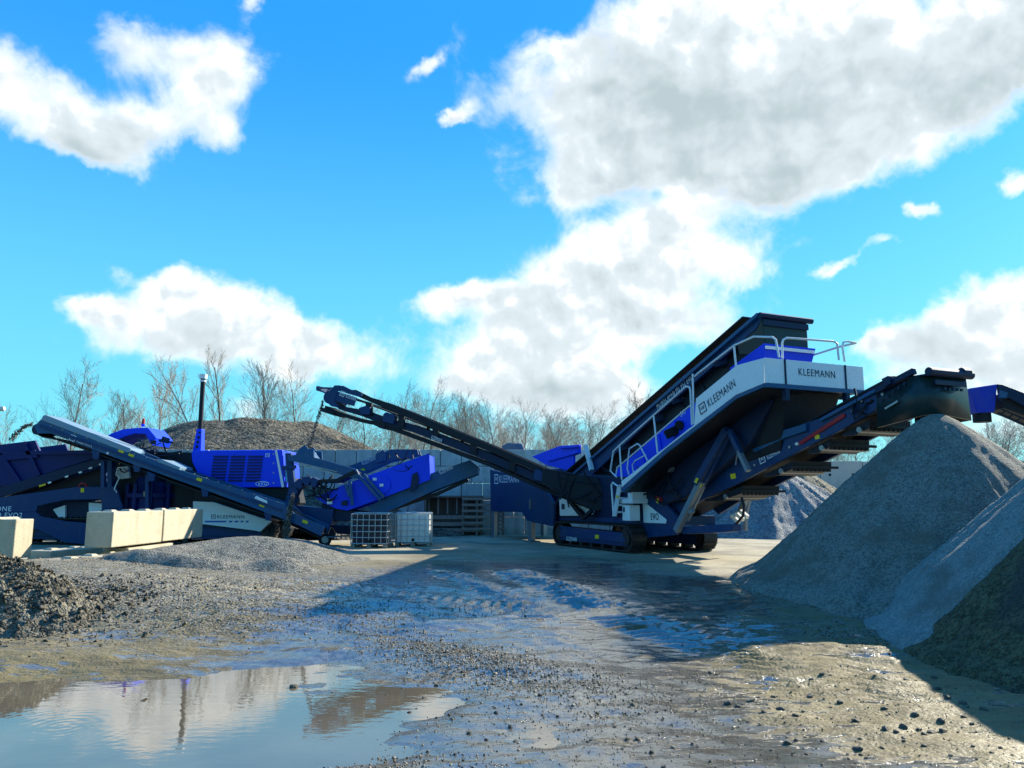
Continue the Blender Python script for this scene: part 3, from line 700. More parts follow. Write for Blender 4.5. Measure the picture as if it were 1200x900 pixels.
sh = MB(); s0b, zb = fA.sz(727, 584.5, .05); sh.box(fA, s0b-.05, s1+.25, .0, .55, zb-.14, zb); sh.box(fA, s1, s1+.25, 0, .5, zb, zb+.35); sh.build('tool_shelf', RAIL, A, bevel=.01)
# ladder
lad = MB(); lad.tube([fA.p(719,605,-.25), fA.p(716.5,568,-.25), fA.p(718,565.5,-.25), fA.p(724.5,570,-.25)], .028, 7)
lad.px(fA, [(723.5,568),(727.5,568),(721.5,605),(717.5,605)], -.12, -.08); lad.px(fA, [(723.5,568),(727.5,568),(721.5,605),(717.5,605)], .42, .46)
for f in (.2, .42, .64, .86):
    x0, y0 = 726+(719.5-726)*f, 568+37*f; s_, z_ = fA.sz(x0, y0, -.1); lad.box(fA, s_-.10, s_+.12, -.1, .44, z_-.03, z_+.02)
lad.build('ladder', RAIL, A)
sticker(fA, 723.5, 582, -.13, 2.6, 3.2, A)
# inclined screen deck: dark side, vivid blue lower side, feed conveyor beam above
dk = MB(); dk.px(fA, [(690,556),(702,549),(812,445),(884,384),(896,377),(896,420),(812,480),(728,566),(700,574)], 1.05, 2.15); dk.build('screen_box', BLACK, A)
bl = MB(); bl.px(fA, [(714,566),(724,549),(770,509),(812,474),(872,424),(884,428),(884,440),(812,505),(735,572),(720,575)], .74, .84)
bs = bl.build('screen_side', VIVID, A, bevel=.01)
for (a, b_) in (((752,525),(757,552)), ((790,493),(794,520)), ((772,509),(776,536))):
    MB().beam(fA.p(a[0], a[1], .72), fA.p(b_[0], b_[1], .72), .05, .07).build('rib', VIVID, bs)
mt = MB(); c = fA.p(790, 505, .68); mt.beam(c+Vector((-.25,0,-.12)), c+Vector((.25,0,.12)), .2, .26); mt.cyl(fA.p(796,498,.62), fA.p(796,498,.8), .13, 12); mt.build('vibrator_motor', BLACK, A, bevel=.02)
letter_m = sign(fA, .735, (798.5,488.5), (804,484), .14, 'EVO', WHLET, bs)
fb_ = MB(); TOP = [(672,556),(691,539),(801,440),(889,367.5),(893,372)]; BOT = [(886,385),(812,449.5),(768,487),(704,547),(690,560)]
fb_.px(fA, TOP+BOT, .82, .92); fb_.px(fA, TOP+BOT, 2.2, 2.3); fb_o = fb_.build('feed_conveyor_frame', NAVY, A, bevel=.012)
tl = MB(); tl.beam(fA.p(672,556,.77), fA.p(889,368.5,.77), .10, .09); tl.beam(fA.p(672,556,2.35), fA.p(889,368.5,2.35), .10, .09); tl.build('top_rail', TEAL, fb_o)
bt = MB(); bt.beam(fA.p(672,560,1.55), fA.p(892,374,1.55), 1.25, .04); bt.build('belt', RUBBER, fb_o)
idl = MB()
for i in range(12):
    f = i/11; px, py = 700+f*180, 540-f*160; idl.cyl(fA.p(px, py+5, .9), fA.p(px, py+5, .9)+Vector((fA.n.x, fA.n.y, 0))*1.3, .05, 8)
idl.each('idler_roller', BLACK, fb_o)
sign(fA, .815, (771,480.5), (812.5,444.5), .20, 'MOBISCREEN MS 952 EVO', WHLET, fb_o)
bx_ = MB()
for px, py in ((795,470), (846,426), (772,492), (733,525)):
    c = fA.p(px, py, .98); bx_.beam(c-Vector((.2,0,.0)), c+Vector((.2,0,.12)), .22, .24)
bx_.each('junction_box', NAVY2, A, bevel=.02)
clutter(fA, (700, 520, 780, 560), .85, 1.0, 10, A, 3); clutter(fA, (780, 440, 860, 480), .88, 1.0, 7, A, 4)
# head of the feed conveyor: rubber hood on top
sH = fA.sz(893, 372, .85)[0]
kL = .85; kR = fA.kz(945, 376, sH)[0]; zt = fA.sz(893, 369, .85)[1]
hd = MB(); zb = zt-.95
hd.hexa([fA.w(sH-.95, kL+.02, zb+.1), fA.w(sH+.02, kL+.10, zb-.1), fA.w(sH+.02, kR, zb-.1), fA.w(sH-.95, kR, zb+.1)], [fA.w(sH-.95, kL-.02, zt-.62), fA.w(sH, kL-.02, zt-.06), fA.w(sH, kR+.02, zt-.06), fA.w(sH-.95, kR, zt-.62)])
hdo = hd.build('rubber_hood', SHEET, A, bevel=.03)
rl = MB(); rl.cyl(fA.w(sH+.03, kL-.1, zt-.02), fA.w(sH+.03, kR+.15, zt-.02), .075, 10); rl.box(fA, sH+.02, sH+.06, kL, kR, zt-.27, zt-.12); rl.build('head_bar', NAVY2, hdo)
# vivid tray below the hood
sTr = fA.sz(895, 402, .62)[0]; k1 = fA.kz(956, 406, sTr)[0]; zt2 = fA.sz(895, 402, .62)[1]
ty = MB(); ty.hexa([fA.w(sTr-1.3, .7, zt2-.75), fA.w(sTr-.12, .7, zt2-.5), fA.w(sTr-.12, k1-.1, zt2-.5), fA.w(sTr-1.3, k1-.1, zt2-.75)], [fA.w(sTr-1.3, .62, zt2-.42), fA.w(sTr, .62, zt2), fA.w(sTr, k1, zt2), fA.w(sTr-1.3, k1, zt2-.42)])
tyo = ty.build('screen_discharge_tray', VIVID, A, bevel=.015)
MB().box(fA, sTr-.005, sTr+.012, .66, k1-.06, zt2-.14, zt2-.06).build('tray_edge', GREY, tyo)
# walkway: side panel, end panel, floor, trims
K = -.32
sE, zE1 = fA.sz(895, 419.5, K); _, zE0 = fA.sz(895.5, 449, K)
kE = fA.kz(1009, 426, sE)[0]
wk = MB(); wk.px(fA, [(728,563.5),(735,559),(813.5,497.5),(815.5,467),(863,428),(894.9,419.5),(895.4,449),(862,463),(780,525.5),(728.5,571)], K, K+.05)
wko = wk.build('walkway_side_panel', GREY, A, bevel=.008)
ep = MB(); ep.box(fA, sE, sE+.05, K, kE, zE0, zE1); epo = ep.build('platform_end_panel', GREY, A, bevel=.008)
tm = MB(); tm.px(fA, [(728.5,571.3),(780,525.8),(862,463.3),(895.4,449.3),(895.6,453),(862,467.5),(780,531.5),(729,577)], K-.02, K+.12); tm.box(fA, sE-.06, sE+.07, K-.01, kE+.02, zE0-.10, zE0-.005); tm.build('walkway_trim', TEAL, A)
# floor follows the panel
fl = MB(); pts = fA.tr([(729,575),(780,530),(862,466.5),(895.4,452)], K); lo = [(s, z-.06) for s, z in pts]; fl.prism(fA, pts+lo[::-1], K+.05, .95); 
sP = fA.sz(866, 464, K)[0]; fl.box(fA, sP, sE, K+.05, kE, zE0-.07, zE0-.02); fl.build('walkway_floor', BLACK, A)
jb = MB()
for px0, px1 in ((917.5, 920), (987.5, 992)):
    ka = fA.kz(px0, 425, sE)[0]; jb.box(fA, sE+.05, sE+.075, ka-.02, ka+.02, zE0, zE1); jb.box(fA, sE-.02, sE+.1, ka-.06, ka+.06, zE0-.38, zE0-.1)
jb.each('panel_post', NAVY2, A)
o1 = fA.w(sE+.054, *fA.kz(934, 440, sE)); r1 = fA.w(sE+.054, *fA.kz(976.5, 441.5, sE))
r1.z = o1.z; letter(MB(), 'X', o1, (1, 0, 0), (0, 0, 1))
lm = MB(); letter(lm, 'KLEEMANN', o1, r1-o1, Vector((0, 0, .165))); lm.build('lettering', DKLET, epo)
sign(fA, K-.004, (821,485), (862.5,452.5), .20, 'KLEEMANN', DKLET, wko, logo=True)
# railings
rail = MB(); KR = K+.03
def rl_(pts, k=KR, r=.026): rail.tube([fA.p(x, y, k) for x, y in pts], r, 7)
rl_([(722.7,559),(715.3,552),(718.7,529),(726,522),(804,453),(808,453.5),(809,458),(811,498)]); rl_([(726,522),(728.7,562)]); rl_([(766,487),(770.7,531)])
rl_([(722,556),(723,548),(728,544),(809,475)], r=.02)
rl_([(747,556),(742,552),(741,545),(744,540),(757,533)], .45, .02); rl_([(737,556),(735,549),(737.5,526),(747,520),(750,522),(759,540)], .45)
rl_([(813,497),(811.7,438)]); rl_([(814,441),(818,437.5),(860,405),(883,394.5),(905,395),(909,398),(913,419)]); rl_([(860,405),(862.5,429)])
def rk(pts, r=.026, s=sE): rail.tube([fA.w(s, *fA.kz(x, y, s)) for x, y in pts], r, 7)
rk([(917,420),(916.5,402),(918,398),(922,396),(977,400),(981,402.5),(983,422)]); rk([(990,424),(987,406),(988.5,401),(993,400),(1003,402)])
p0 = fA.w(sE, *fA.kz(1003, 402, sE)); rail.tube([p0, p0-Vector((fA.d.x, fA.d.y, 0))*.5, p0-Vector((fA.d.x, fA.d.y, 0))*1.9-Vector((0,0,.1)), p0-Vector((fA.d.x, fA.d.y, 0))*3.2-Vector((0,0,.9))], .026, 7)
for f in (1.6,): rail.tube([p0-Vector((fA.d.x, fA.d.y, 0))*f-Vector((0,0,.08)), p0-Vector((fA.d.x, fA.d.y, 0))*f-Vector((0,0,.95))], .024, 7)
rail.build('railing', RAIL, A, smooth=True)
# underside of the screen and its funnel
un = MB(); un.px(fA, [(735,577),(780,535),(862,470),(900,456),(905,470),(878,520),(800,585),(778,590),(748,580)], .5, 2.2); un.build('screen_underside', NAVY2, A, bevel=.02)
sF0 = fA.sz(890, 470, .5)[0]
fu = MB(); fu.hexa([fA.w(sF0-1.0, .75, 2.5), fA.w(sF0+.35, .75, 2.75), fA.w(sF0+.35, 2.1, 2.75), fA.w(sF0-1.0, 2.1, 2.5)], [fA.w(sF0-2.2, .5, zE0-.3), fA.w(sE-.25, .55, zE0-.08), fA.w(sE-.25, 2.25, zE0-.08), fA.w(sF0-2.2, 2.3, zE0-.3)]); fu.build('collecting_funnel', RUBBER, A, bevel=.02)
wg = MB()
for kk in (.42, 2.32):
    for q in range(4):
        s = sE-.4-q*.7; wg.beam(fA.w(s, kk-.35, zE0-.14), fA.w(s, kk+.35, zE0-.14), .06, .1)
wg.each('floor_bearer', NAVY2, A)
# struts and jacks
st = MB(); st.beam(fA.p(853,503,.36), fA.p(817,567,.36), .20, .22); st.beam(fA.p(857,506,.46), fA.p(823,570,.46), .12, .14); sto = st.build('support_strut', NAVY, A, bevel=.02)
s2 = MB(); s2.beam(fA.p(822,564,.36), fA.p(793,622,.36), .17, .17); s2.beam(fA.p(825,570,.46), fA.p(806,610,.46), .07, .07); s2.cyl(fA.p(809,601,.3), fA.p(812,598,.3), .07); s2.each('strut_sleeve', SLEEVE, sto, bevel=.01)
sticker(fA, 816, 563, .22, 3.2, 6, sto, ang=25); sticker(fA, 820.5, 569, .3, 2.2, 4, sto, ang=25)
s3 = MB(); s3.beam(fA.p(855,504,.32), fA.p(868,532,.32), .13, .15); s3o = s3.build('support_strut', NAVY, A, bevel=.02)
s4 = MB(); s4.beam(fA.p(866,528,.32), fA.p(877,552,.32), .13, .10); s4.beam(fA.p(864,532,.3), fA.p(862,545,.3), .03, .03); s4.build('strut_sleeve', SLEEVE, s3o, bevel=.01)
lb = MB(); lb.px(fA, [(799,617),(845,614.5),(858,615),(858,623),(845,624),(799,626)], .45, .75); lb.px(fA, [(799,617),(845,614.5),(858,615),(858,623),(845,624),(799,626)], 2.0, 2.3); lb.build('outrigger_beam', NAVY, A, bevel=.015)
lg = MB()
a_ = fA.p(877, 578, 2.3); b_ = fA.p(865, 606, 2.3); lg.beam(a_, b_, .13, .13); c_ = fA.p(873.5, 607, 2.6); d_ = fA.p(873.5, 622, 2.6); lg.beam(c_, d_, .11, .11); lg.beam(c_, fA.p(880, 578, 2.6), .08, .08); lg.build('support_leg', SLEEVE, A, bevel=.008)
hs = MB(); hs.tube([fA.p(869,583,.9), fA.p(872,592,.9), fA.p(871,604,.9), fA.p(863,614,.9), fA.p(856,618,.9)], .035, 7)
hs.tube([fA.p(760,560,.48), fA.p(772,575,.47), fA.p(770,588,.47)], .022, 6); hs.tube([fA.p(788,553,.46), fA.p(780,566,.44), fA.p(775,580,.44)], .022, 6); hs.each('hose', BLACK, A, smooth=True)
MB().px(fA, [(767,581),(774,583),(774,588),(768,588)], .42, .5).build('red_valve', RED, A, bevel=.01)
sticker(fA, 770.5, 587, .4, 2.6, 5, A)
ws = MB()
for i in range(3): ws.beam(fA.p(858+i*5,604+i*-2.5,1.9), fA.p(866+i*5,612-i*3,1.9), .10, .10)
ws.each('white_marker', WHITE, A)
gl = MB(); c = fA.p(788, 549, .44); gl.cyl(c, c-Vector((fA.n.x, fA.n.y, 0))*.1, .11, 12); gl.build('work_lamp', STEEL, A)
clutter(fA, (740, 545, 800, 585), .38, .5, 9, A, 11)
# rear discharge conveyor
KF = .78
rc = root if False else None
POLY = [(775,583),(820,558),(882,525),(905,510),(944,497),(946,495),(960,490),(1033,450),(1062,436),(1068,447),(1022,483),(983,505),(943,525),(892,552),(862,568),(824,585),(797,603)]
f2 = MB(); f2.px(fA, POLY, KF, KF+.1); f2.prism(fA, fA.tr(POLY, KF), KF+1.35, KF+1.45); f2o = f2.build('discharge_conveyor_frame', NAVY, A, bevel=.012)
sp_ = MB(); sp_.px(fA, [(876,522),(915,505),(944,496),(944,505),(920,513),(884,530)], KF-.07, KF-.001); sp_.px(fA, [(960,490.5),(1060,437),(1061,440.5),(961,494)], KF-.07, KF-.001); sp_.build('side_rail', TEAL, f2o, bevel=.01)
be = MB(); be.beam(fA.p(790,588,KF+.72), fA.p(1070,444,KF+.72), 1.25, .05); be.beam(fA.p(800,604,KF+.72), fA.p(1050,474,KF+.72), 1.2, .05); be.build('belt', RUBBER, f2o)
for (pa, pb, dz) in (((824,587),(866,570),.34), ((893,556),(925,541),.30), ((944,528),(968,515),.30), ((984,508),(1015,492),.26)):
    gd = MB(); a, b_ = fA.sz(pa[0], pa[1], KF), fA.sz(pb[0], pb[1], KF); mid = ((a[0]+b_[0])/2, (a[1]+b_[1])/2)
    gd.prism(fA, [(a[0], a[1]+.02), (mid[0]-.1, mid[1]-.17), (b_[0]-.02, b_[1]-.17), (b_[0], b_[1]+.02)], KF+.12, KF+1.33)
    zz = b_[1]-.17
    for i in range(9): gd.box(fA, b_[0]-.05, b_[0]-.005, KF+.14+i*.135, KF+.225+i*.135, zz-.05, zz+.06)
    gd.beam(fA.w(b_[0]+.02, KF+.02, zz+.05), fA.w(b_[0]+.02, KF+1.5, zz+.05), .06, .06)
    gd.beam(fA.w(a[0]+.1, KF+.0, mid[1]-.16), fA.w(mid[0]+.1, KF+.0, mid[1]-.15), .04, .06)
    gdo = gd.build('return_roller_guard', BLACK, f2o)
    q = MB(); c = fA.w(mid[0]+.1, KF+.06, mid[1]-.07); q.cyl(c, c+Vector((fA.n.x, fA.n.y, 0))*1.35, .065, 12); q.build('return_roller', STEEL, f2o)
MB().px(fA, [(934,519),(987,484.5),(990,485),(990,488.5),(938,521)], KF-.035, KF-.001).build('red_indicator_bar', RED, f2o, bevel=.01)
MB().px(fA, [(931,520),(934,518),(935.5,520.5),(932.5,522)], KF-.04, KF-.001).build('bar_pin', WHITE, f2o)
sticker(fA, 957.5, 512, KF, 5.5, 5, f2o, ang=-14); sticker(fA, 859, 558, KF, 6, 6, f2o, ang=-12)
sign(fA, KF-.002, (891,543), (914.5,531), .15, 'KLEEMANN', WHLET, f2o, logo=True)
bolt = MB()
for px, py in ((800,576),(812,580),(822,566),(838,560),(885,536),(885,545),(908,520),(926,524),(1000,482),(1010,470),(1035,462)):
    p = fA.p(px, py, KF); bolt.cyl(p, p-Vector((fA.n.x, fA.n.y, 0))*.03, .035, 8)
bolt.each('bolt', STEEL, f2o)
# rubber hood over the discharge head
sC, zC = fA.sz(1088, 440, KF-.15); sB = fA.sz(1026, 470, KF-.15)[0]; kFar = fA.kz(1134, 440, sC)[0]; zTop = fA.sz(1075, 437, KF-.15)[1]
sk = MB(); nA_ = 10
prof = [(sB, KF-.15)]+[(sC-.35+.35*math.sin(R(90)*i/nA_), KF-.15+.35-.35*math.cos(R(90)*i/nA_)) for i in range(nA_+1)]+[(sC, kFar), (sB, kFar)]
def zb_(s, k): # bottom edge dips at the corner
    _, za = fA.sz(1031, 501, KF-.15); _, zc = fA.sz(1090, 484, KF-.15); f = (s-sB)/(sC-sB); return za*(1-f)+zc*f - (.10*sst(np.array(k), kFar-1.0, kFar).item() if f > .9 else 0)
def zt_(s, k):
    _, za = fA.sz(1026, 468, KF-.15); f = min(max((s-sB)/(sC-sB-.55), 0), 1); return za*(1-f)+(zTop-.06)*f
n = len(prof); vs = [fA.w(s*1.0, k, zb_(s, k)) for s, k in prof]+[fA.w(s-.05*(s-sB), k+.03, zt_(s, k)) for s, k in prof]
fs = [(i, (i+1) % n, (i+1) % n+n, i+n) for i in range(n-1)]
sk.add(vs, fs); sko = sk.build('discharge_hood', SHEET, f2o, smooth=True); so_ = sko.modifiers.new('thick', 'SOLIDIFY'); so_.thickness = .03
tb = MB(); tb.box(fA, sB+.5, sC-.04, KF-.1, kFar, zTop-.07, zTop-.03); tb.cyl(fA.w(sC-.02, KF-.12, zTop), fA.w(sC-.02, kFar+.14, zTop), .085, 12); tb.cyl(fA.w(sC-.02, kFar-.16, zTop+.05), fA.w(sC-.02, kFar+.06, zTop+.05), .09, 12)
tb.box(fA, sC-.02, sC+.012, KF+.02, kFar-.06, zTop-.25, zTop-.15); tb.beam(fA.p(1027,458,KF-.12), fA.p(1072,434.5,KF-.12), .1, .12); tb.beam(fA.p(1037,449,KF-.17), fA.p(1045,445,KF-.17), .13, .18); tb.build('head_bar', NAVY2, sko, bevel=.01)
cl_ = MB()
for i in range(5):
    s_ = sB+.15+i*(sC-sB-.7)/4; cl_.box(fA, s_, s_+.05, KF-.175, KF-.15, zt_(s_, 0)-.14, zt_(s_, 0)-.08)
for i in range(5):
    k_ = KF+.25+i*(kFar-KF-.5)/4; cl_.box(fA, sC-.015, sC+.02, k_, k_+.05, zTop-.34, zTop-.29)
cl_.each('clamp_bolt', NAVY2, sko)
MB().beam(fA.p(1037,479,KF-.17), fA.p(1052,470,KF-.17), .012, .04).build('pull_handle', STEEL, sko)
clutter(fA, (995, 455, 1040, 480), KF-.06, KF-.01, 6, f2o, 12)
# side discharge conveyor that feeds the crusher
p0 = fA.w(2.2, .6, 0).xy; p1 = Vector((at(380, 465, 28.1).x, 28.1))
dv = p0-p1; fC = Frame(p1, math.atan2(dv.y, dv.x))
cf = MB()
UP = [(394,452),(402,452),(424,463),(443,468),(480,482),(572,520),(640,549),(690,567),(690,578),(640,558),(572,528.5),(480,490.5),(443,475),(420,465)]
cf.px(fC, UP, 0, .1); cf.prism(fC, fC.tr(UP, 0), 1.1, 1.2)
cfo = cf.build('side_conveyor_frame', BLACK, A, bevel=.01)
MD = [(386,470),(400,476),(425,480),(452,490),(480,496),(572,530),(640,560),(690,585),(690,594),(640,570),(572,540.5),(480,505),(452,499),(425,488),(398,480)]
md = MB(); md.px(fC, MD, .12, .24); md.prism(fC, fC.tr(MD, .12), .95, 1.07); mdo = md.build('lattice_boom', NAVY2, A, bevel=.01)
vb = MB()
for px, y0, y1 in ((432,470,486),(470,483,500),(510,497,514),(555,516,532),(600,535,552),(640,552,568)):
    vb.px(fC, [(px-3.5,y0),(px+3.5,y0+2),(px+3.5,y1+1),(px-3.5,y1-1)], .03, .16); vb.px(fC, [(px+30,y0+12),(px+33,y0+13),(px+33,y1+13),(px+30,y1+12)], .9, 1.0)
vb.build('cross_frame', BLACK, mdo)
bt = MB(); bt.tube([fC.p(x, y, .6) for x, y in ((384,456),(420,468),(480,489),(572,526),(690,576))], .03, 4)
ln = [fC.sz(x, y, .1) for x, y in ((384,458),(424,470),(480,491),(572,527),(690,577))]; lo = [(s, z-.05) for s, z in ln]; bt.prism(fC, ln+lo[::-1], .15, 1.05)
ln = [fC.sz(x, y, .1) for x, y in ((380,475),(392,481),(420,490),(438,493),(480,508),(572,542),(640,572),(690,592))]; lo = [(s, z-.13) for s, z in ln]; bt.prism(fC, ln+lo[::-1], .15, 1.05)
bt.build('belt', RUBBER, cfo)
hdp = MB(); hdp.cyl(fC.p(386,465.5,.05), fC.p(386,465.5,.05)+Vector((fC.n.x, fC.n.y, 0))*1.1, .24, 20); hdp.build('head_pulley', NAVY, cfo, smooth=True)
cp = MB(); cp.px(fC, [(380,462),(386,458),(392,451.5),(398,451.5),(424,461.5),(424,466),(396,458),(392,470),(398,478),(388,476),(381,470)], -.05, -.005)
cp.px(fC, [(391,457),(418,466),(415,476),(392,470)], -.03, .0); cp.build('head_guard', NAVY, cfo, bevel=.01)
am = MB(); am.beam(fC.p(373,454.5,.0), fC.p(390,455,.0), .06, .06); am.beam(fC.p(373,456,.0), fC.p(382,461,.0), .05, .05); am.beam(fC.p(372.5,455,-.1), fC.p(372.5,455,-.1)+Vector((fC.n.x, fC.n.y, 0))*1.3, .14, .16); am.build('sprayer_arm', NAVY, cfo)
for q in ([(420,478),(428,475.5),(434,477),(433,486),(423,486)], [(449,485),(452,483),(463,486),(461,497),(448,494)], [(626,551),(630,550),(638,554),(636,565),(625,562)]):
    MB().px(fC, q, -.05, .10).build('junction_box', NAVY, mdo, bevel=.02)
MB().px(fC, [(376,477),(392,483),(391,487),(376,482)], .1, 1.1).build('belt_scraper', BLACK, cfo)
MB().px(fC, [(440,493),(450,491),(452,500),(446,502),(436,497)], .1, 1.1).build('cross_frame', BLACK, mdo)
sign(fC, -.012, (505,514), (517,518.7), .13, 'KLEEMANN', WHLET, mdo); sign(fC, -.055, (398,462.5), (416,470), .14, 'KLEEMANN', WHLET, cfo, logo=True)
bb = MB(); bb.px(fC, [(636,548),(680,556),(700,560),(712,575),(714,592),(700,600),(676,590),(660,583),(634,567)], -.1, 1.3); bb.build('conveyor_tail_box', BLACK, A, bevel=.03)
clutter(fC, (640, 550, 710, 595), -.25, -.1, 10, A, 21)
# feed hopper at the far end
KH = .25
hp = MB(); hp.px(fA, [(574,550),(625,562),(639,574),(649,590),(648,617),(618,611),(611,600),(575,599.5)], KH, KH+.12); hpo = hp.build('hopper_wall', NAVY, A, bevel=.02)
sH0 = fA.sz(575, 570, KH)[0]
hp2 = MB(); hp2.box(fA, sH0, sH0+.12, KH+.12, 2.8, 1.25, 2.9); hp2.box(fA, sH0+.12, -.3, 2.68, 2.8, 1.2, 2.9); hp2.box(fA, sH0+.5, -.3, KH+.3, 2.6, 1.15, 1.3); hp2.build('hopper_bin', NAVY, A, bevel=.02)
sign(fA, KH-.004, (579.5,565.5), (608,565.5), .30, 'KLEEMANN', WHLET, hpo, logo=True)
for q in ([(620,585),(621.5,585),(621.5,597),(620,597)],):
    MB().px(fA, q, KH-.05, KH-.003).build('latch', STEEL, hpo)
for pxl, yt in ((578.5, 599), (622, 610)):
    l = MB(); s, z = fA.sz(pxl, yt, KH+.05); l.box(fA, s-.17, s+.17, KH, KH+.16, .02, z); l.box(fA, s-.35, s+.35, KH-.15, KH+.3, .0, .03); l.build('support_leg', STEEL, A, bevel=.01)
l = MB(); l.box(fA, sH0+.3, sH0+.6, 2.5, 2.66, .02, 1.3); l.build('support_leg', STEEL, A)
wv = MB(); wv.px(fA, [(623,535),(655,522.5),(678,521),(679,531),(672,534),(672,549),(664,551),(640,545)], 1.6, 1.7); wv.px(fA, [(655,522.5),(678,521),(679,524),(656,526)], 1.5, 1.62); wv.px(fA, [(640,537),(676,528),(677,531),(642,541)], 1.53, 1.61)
wv.build('hopper_wing', VIVID, A, bevel=.015)
wv2 = MB(); wv2.px(fA, [(588,522),(595,519),(610,520),(613,527),(600,533),(588,530)], 2.7, 2.8); wv2.build('hopper_wing', TEAL, A, bevel=.02)
jk = MB(); jk.beam(fA.p(686,522,.7), fA.p(693.5,551,.7), .14, .12); jk.build('hydraulic_ram', RAIL, A)
sign(fA, -.002, (664,633.5), (676,634.6), .14, 'KLEEMANN', WHLET, A, name='lettering')
sticker(fA, 699.5, 629, .0, 4.5, 4.5, A)

# ------------------------------------------------------------------ tracked cone crusher with its second screen
fB = Frame((0, 27.6), R(0)); ww = fB.w
B = root('cone_crusher', (-9, 28.7, 0), 'long blue tracked cone crusher with black exhaust pipe and covered return conveyor', 'crusher')
fB2 = Frame((0, 26.4), 0)                                # plane of the return conveyor in front
UPP = [(0,583),(88,571),(136,570),(144,595),(119,597),(119,585),(75,586),(44,593),(42,600),(0,600)]; LOW = [(0,600),(42,600),(47,605),(77,611),(103,613),(119,597),(144,595),(140,614),(110,642),(98,638),(75,636),(45,621),(0,613)]
ch = MB()
for kk in (0, 2.3):
    ch.prism(fB, fB.tr([(-60,590)]+UPP[:]+[(-60,603)], 0), kk, kk+.12); ch.prism(fB, fB.tr([(-60,603)]+LOW+[(-60,616)], 0), kk+.01, kk+.11)
cho = ch.build('chassis', NAVY, B, bevel=.015)
sign(fB, -.004, (-33,599), (13,599), .17, 'MOBICONE', WHLET, cho); sign(fB, -.004, (-30,606.5), (26,606.5), .17, 'MCO 90 EVO2', WHLET, cho)
ib = MB(); ib.px(fB, [(76,588),(104,588),(104,611),(76,611)], .5, 1.8); ib.build('valve_cabinet', NAVY2, B, bevel=.02)
ib = MB(); ib.px(fB, [(104,589),(120,590),(121,600),(108,611),(104,611)], .4, .5); ib.px(fB, [(62,597),(76,592),(76,608),(70,608)], .4, .5); ib.build('inner_panel', GREY, B)
crawler(fB, fB.sz(20, 640, .2)[0], fB.sz(322, 640, .2)[0], .2, .5, .03, .95, B); crawler(fB, fB.sz(20, 640, .2)[0], fB.sz(322, 640, .2)[0], 2.0, .5, .03, .95, B)
rg = MB(); c = fB.p(97, 571, .05); 
rg.tube([c+Vector((math.cos(a)*.14, 0, math.sin(a)*.14)) for a in [R(i*30) for i in range(13)]], .035, 6); rg.build('lifting_ring', RED, B)
sticker(fB, 96.5, 574.5, -.005, 4, 5, B); sticker(fB, 49, 567.5, .15, 8, 4.5, B, ang=-18)
# feed hopper and its conveyor
hp = MB(); hp.prism(fB, fB.tr([(-60,526),(0,521),(41,516),(47,530),(107,529),(112,537),(45,558),(24,566),(0,570),(-60,585)], .3), .3, .42); hp.prism(fB, fB.tr([(-60,526),(0,521),(41,516),(47,530),(107,529),(112,537),(45,558),(24,566),(0,570),(-60,585)], .3), 2.2, 2.3); hp.px(fB, [(-60,560),(24,556),(60,545),(60,550),(24,566),(-60,585)], .42, 2.2)
hpo = hp.build('feed_hopper', DBLUE, B, bevel=.02)
for a, b_ in (((29,520),(46,557)), ((1,532),(24,566)), ((0,531),(108,530)), ((-20,545),(-10,575))):
    MB().beam(fB.p(a[0], a[1], .25), fB.p(b_[0], b_[1], .25), .12, .14).build('rib', DBLUE, hpo)
MB().px(fB, [(0,531.5),(41,527.5),(44,536),(0,540)], .2, .3).build('hopper_ledge', DBLUE, hpo)
fc = MB(); fc.px(fB, [(-60,592),(0,571),(118,536),(122,541),(118,546),(30,574),(0,583),(-60,600)], .14, .26); fc.prism(fB, fB.tr([(-60,592),(0,571),(118,536),(122,541),(118,546),(30,574),(0,583),(-60,600)], .14), 1.9, 2.0); fco = fc.build('feed_conveyor_frame', NAVY2, B, bevel=.015)
for px, py in ((58,565.5),(78,558.5),(94,553.5),(106,548.5),(118,544)): sticker(fB, px, py, .14, 4, 2, fco, WHITE, -17, 'white_sticker')
dkb = MB(); dkb.px(fB, [(28,580),(118,547),(140,530),(230,530),(340,560),(345,590),(310,606),(232,605),(145,600),(140,572),(88,573)], .6, 2.1); dkb.build('machinery_core', BLACK, B, bevel=.02)
# cone crusher body
cc = MB(); c0 = fB.p(180, 598, 1.0); c0 = Vector((c0.x, fB.w(0, 1.0, 0).y, c0.z))
up = lambda z: c0+Vector((0, 0, z))
cc.cyl(up(-.2), up(.45), .85, 24); cc.cyl(up(.45), up(.62), .98, 24); cc.cyl(up(.62), up(1.2), .80, 24, .62); cco = cc.build('cone_crusher_bowl', DBLUE, B, bevel=.02)
ram = MB()
for i in range(10):
    a = i*.628; ram.cyl(c0+Vector((math.cos(a)*.92, math.sin(a)*.92, -.15)), c0+Vector((math.cos(a)*.92, math.sin(a)*.92, .95)), .085, 8)
ram.each('clamping_ram', DBLUE, cco)
sticker(fB, 171, 579, .02, 6, 6, B, paint('tan_plate', (.30, .26, .14), .5))
pc = MB(); pc.px(fB, [(125,537),(131,537),(131,571),(125,571)], .0, .3); pc.px(fB, [(122,533),(134,533),(134,540),(122,540)], .0, .4); pc.build('support_column', NAVY, B, bevel=.01)
gw = MB(); gw.px(fB, [(136,549),(150,547),(152,560),(138,562)], .45, .6); gw.build('oil_tank', GREY, B, bevel=.02)
wr = MB(); wr.tube([fB.p(x, y, -.02) for x, y in ((150,547),(138,548),(136,556),(140,560),(137,566),(134,573),(137,577))], .02, 5); wr.build('cable', WHITE, B)
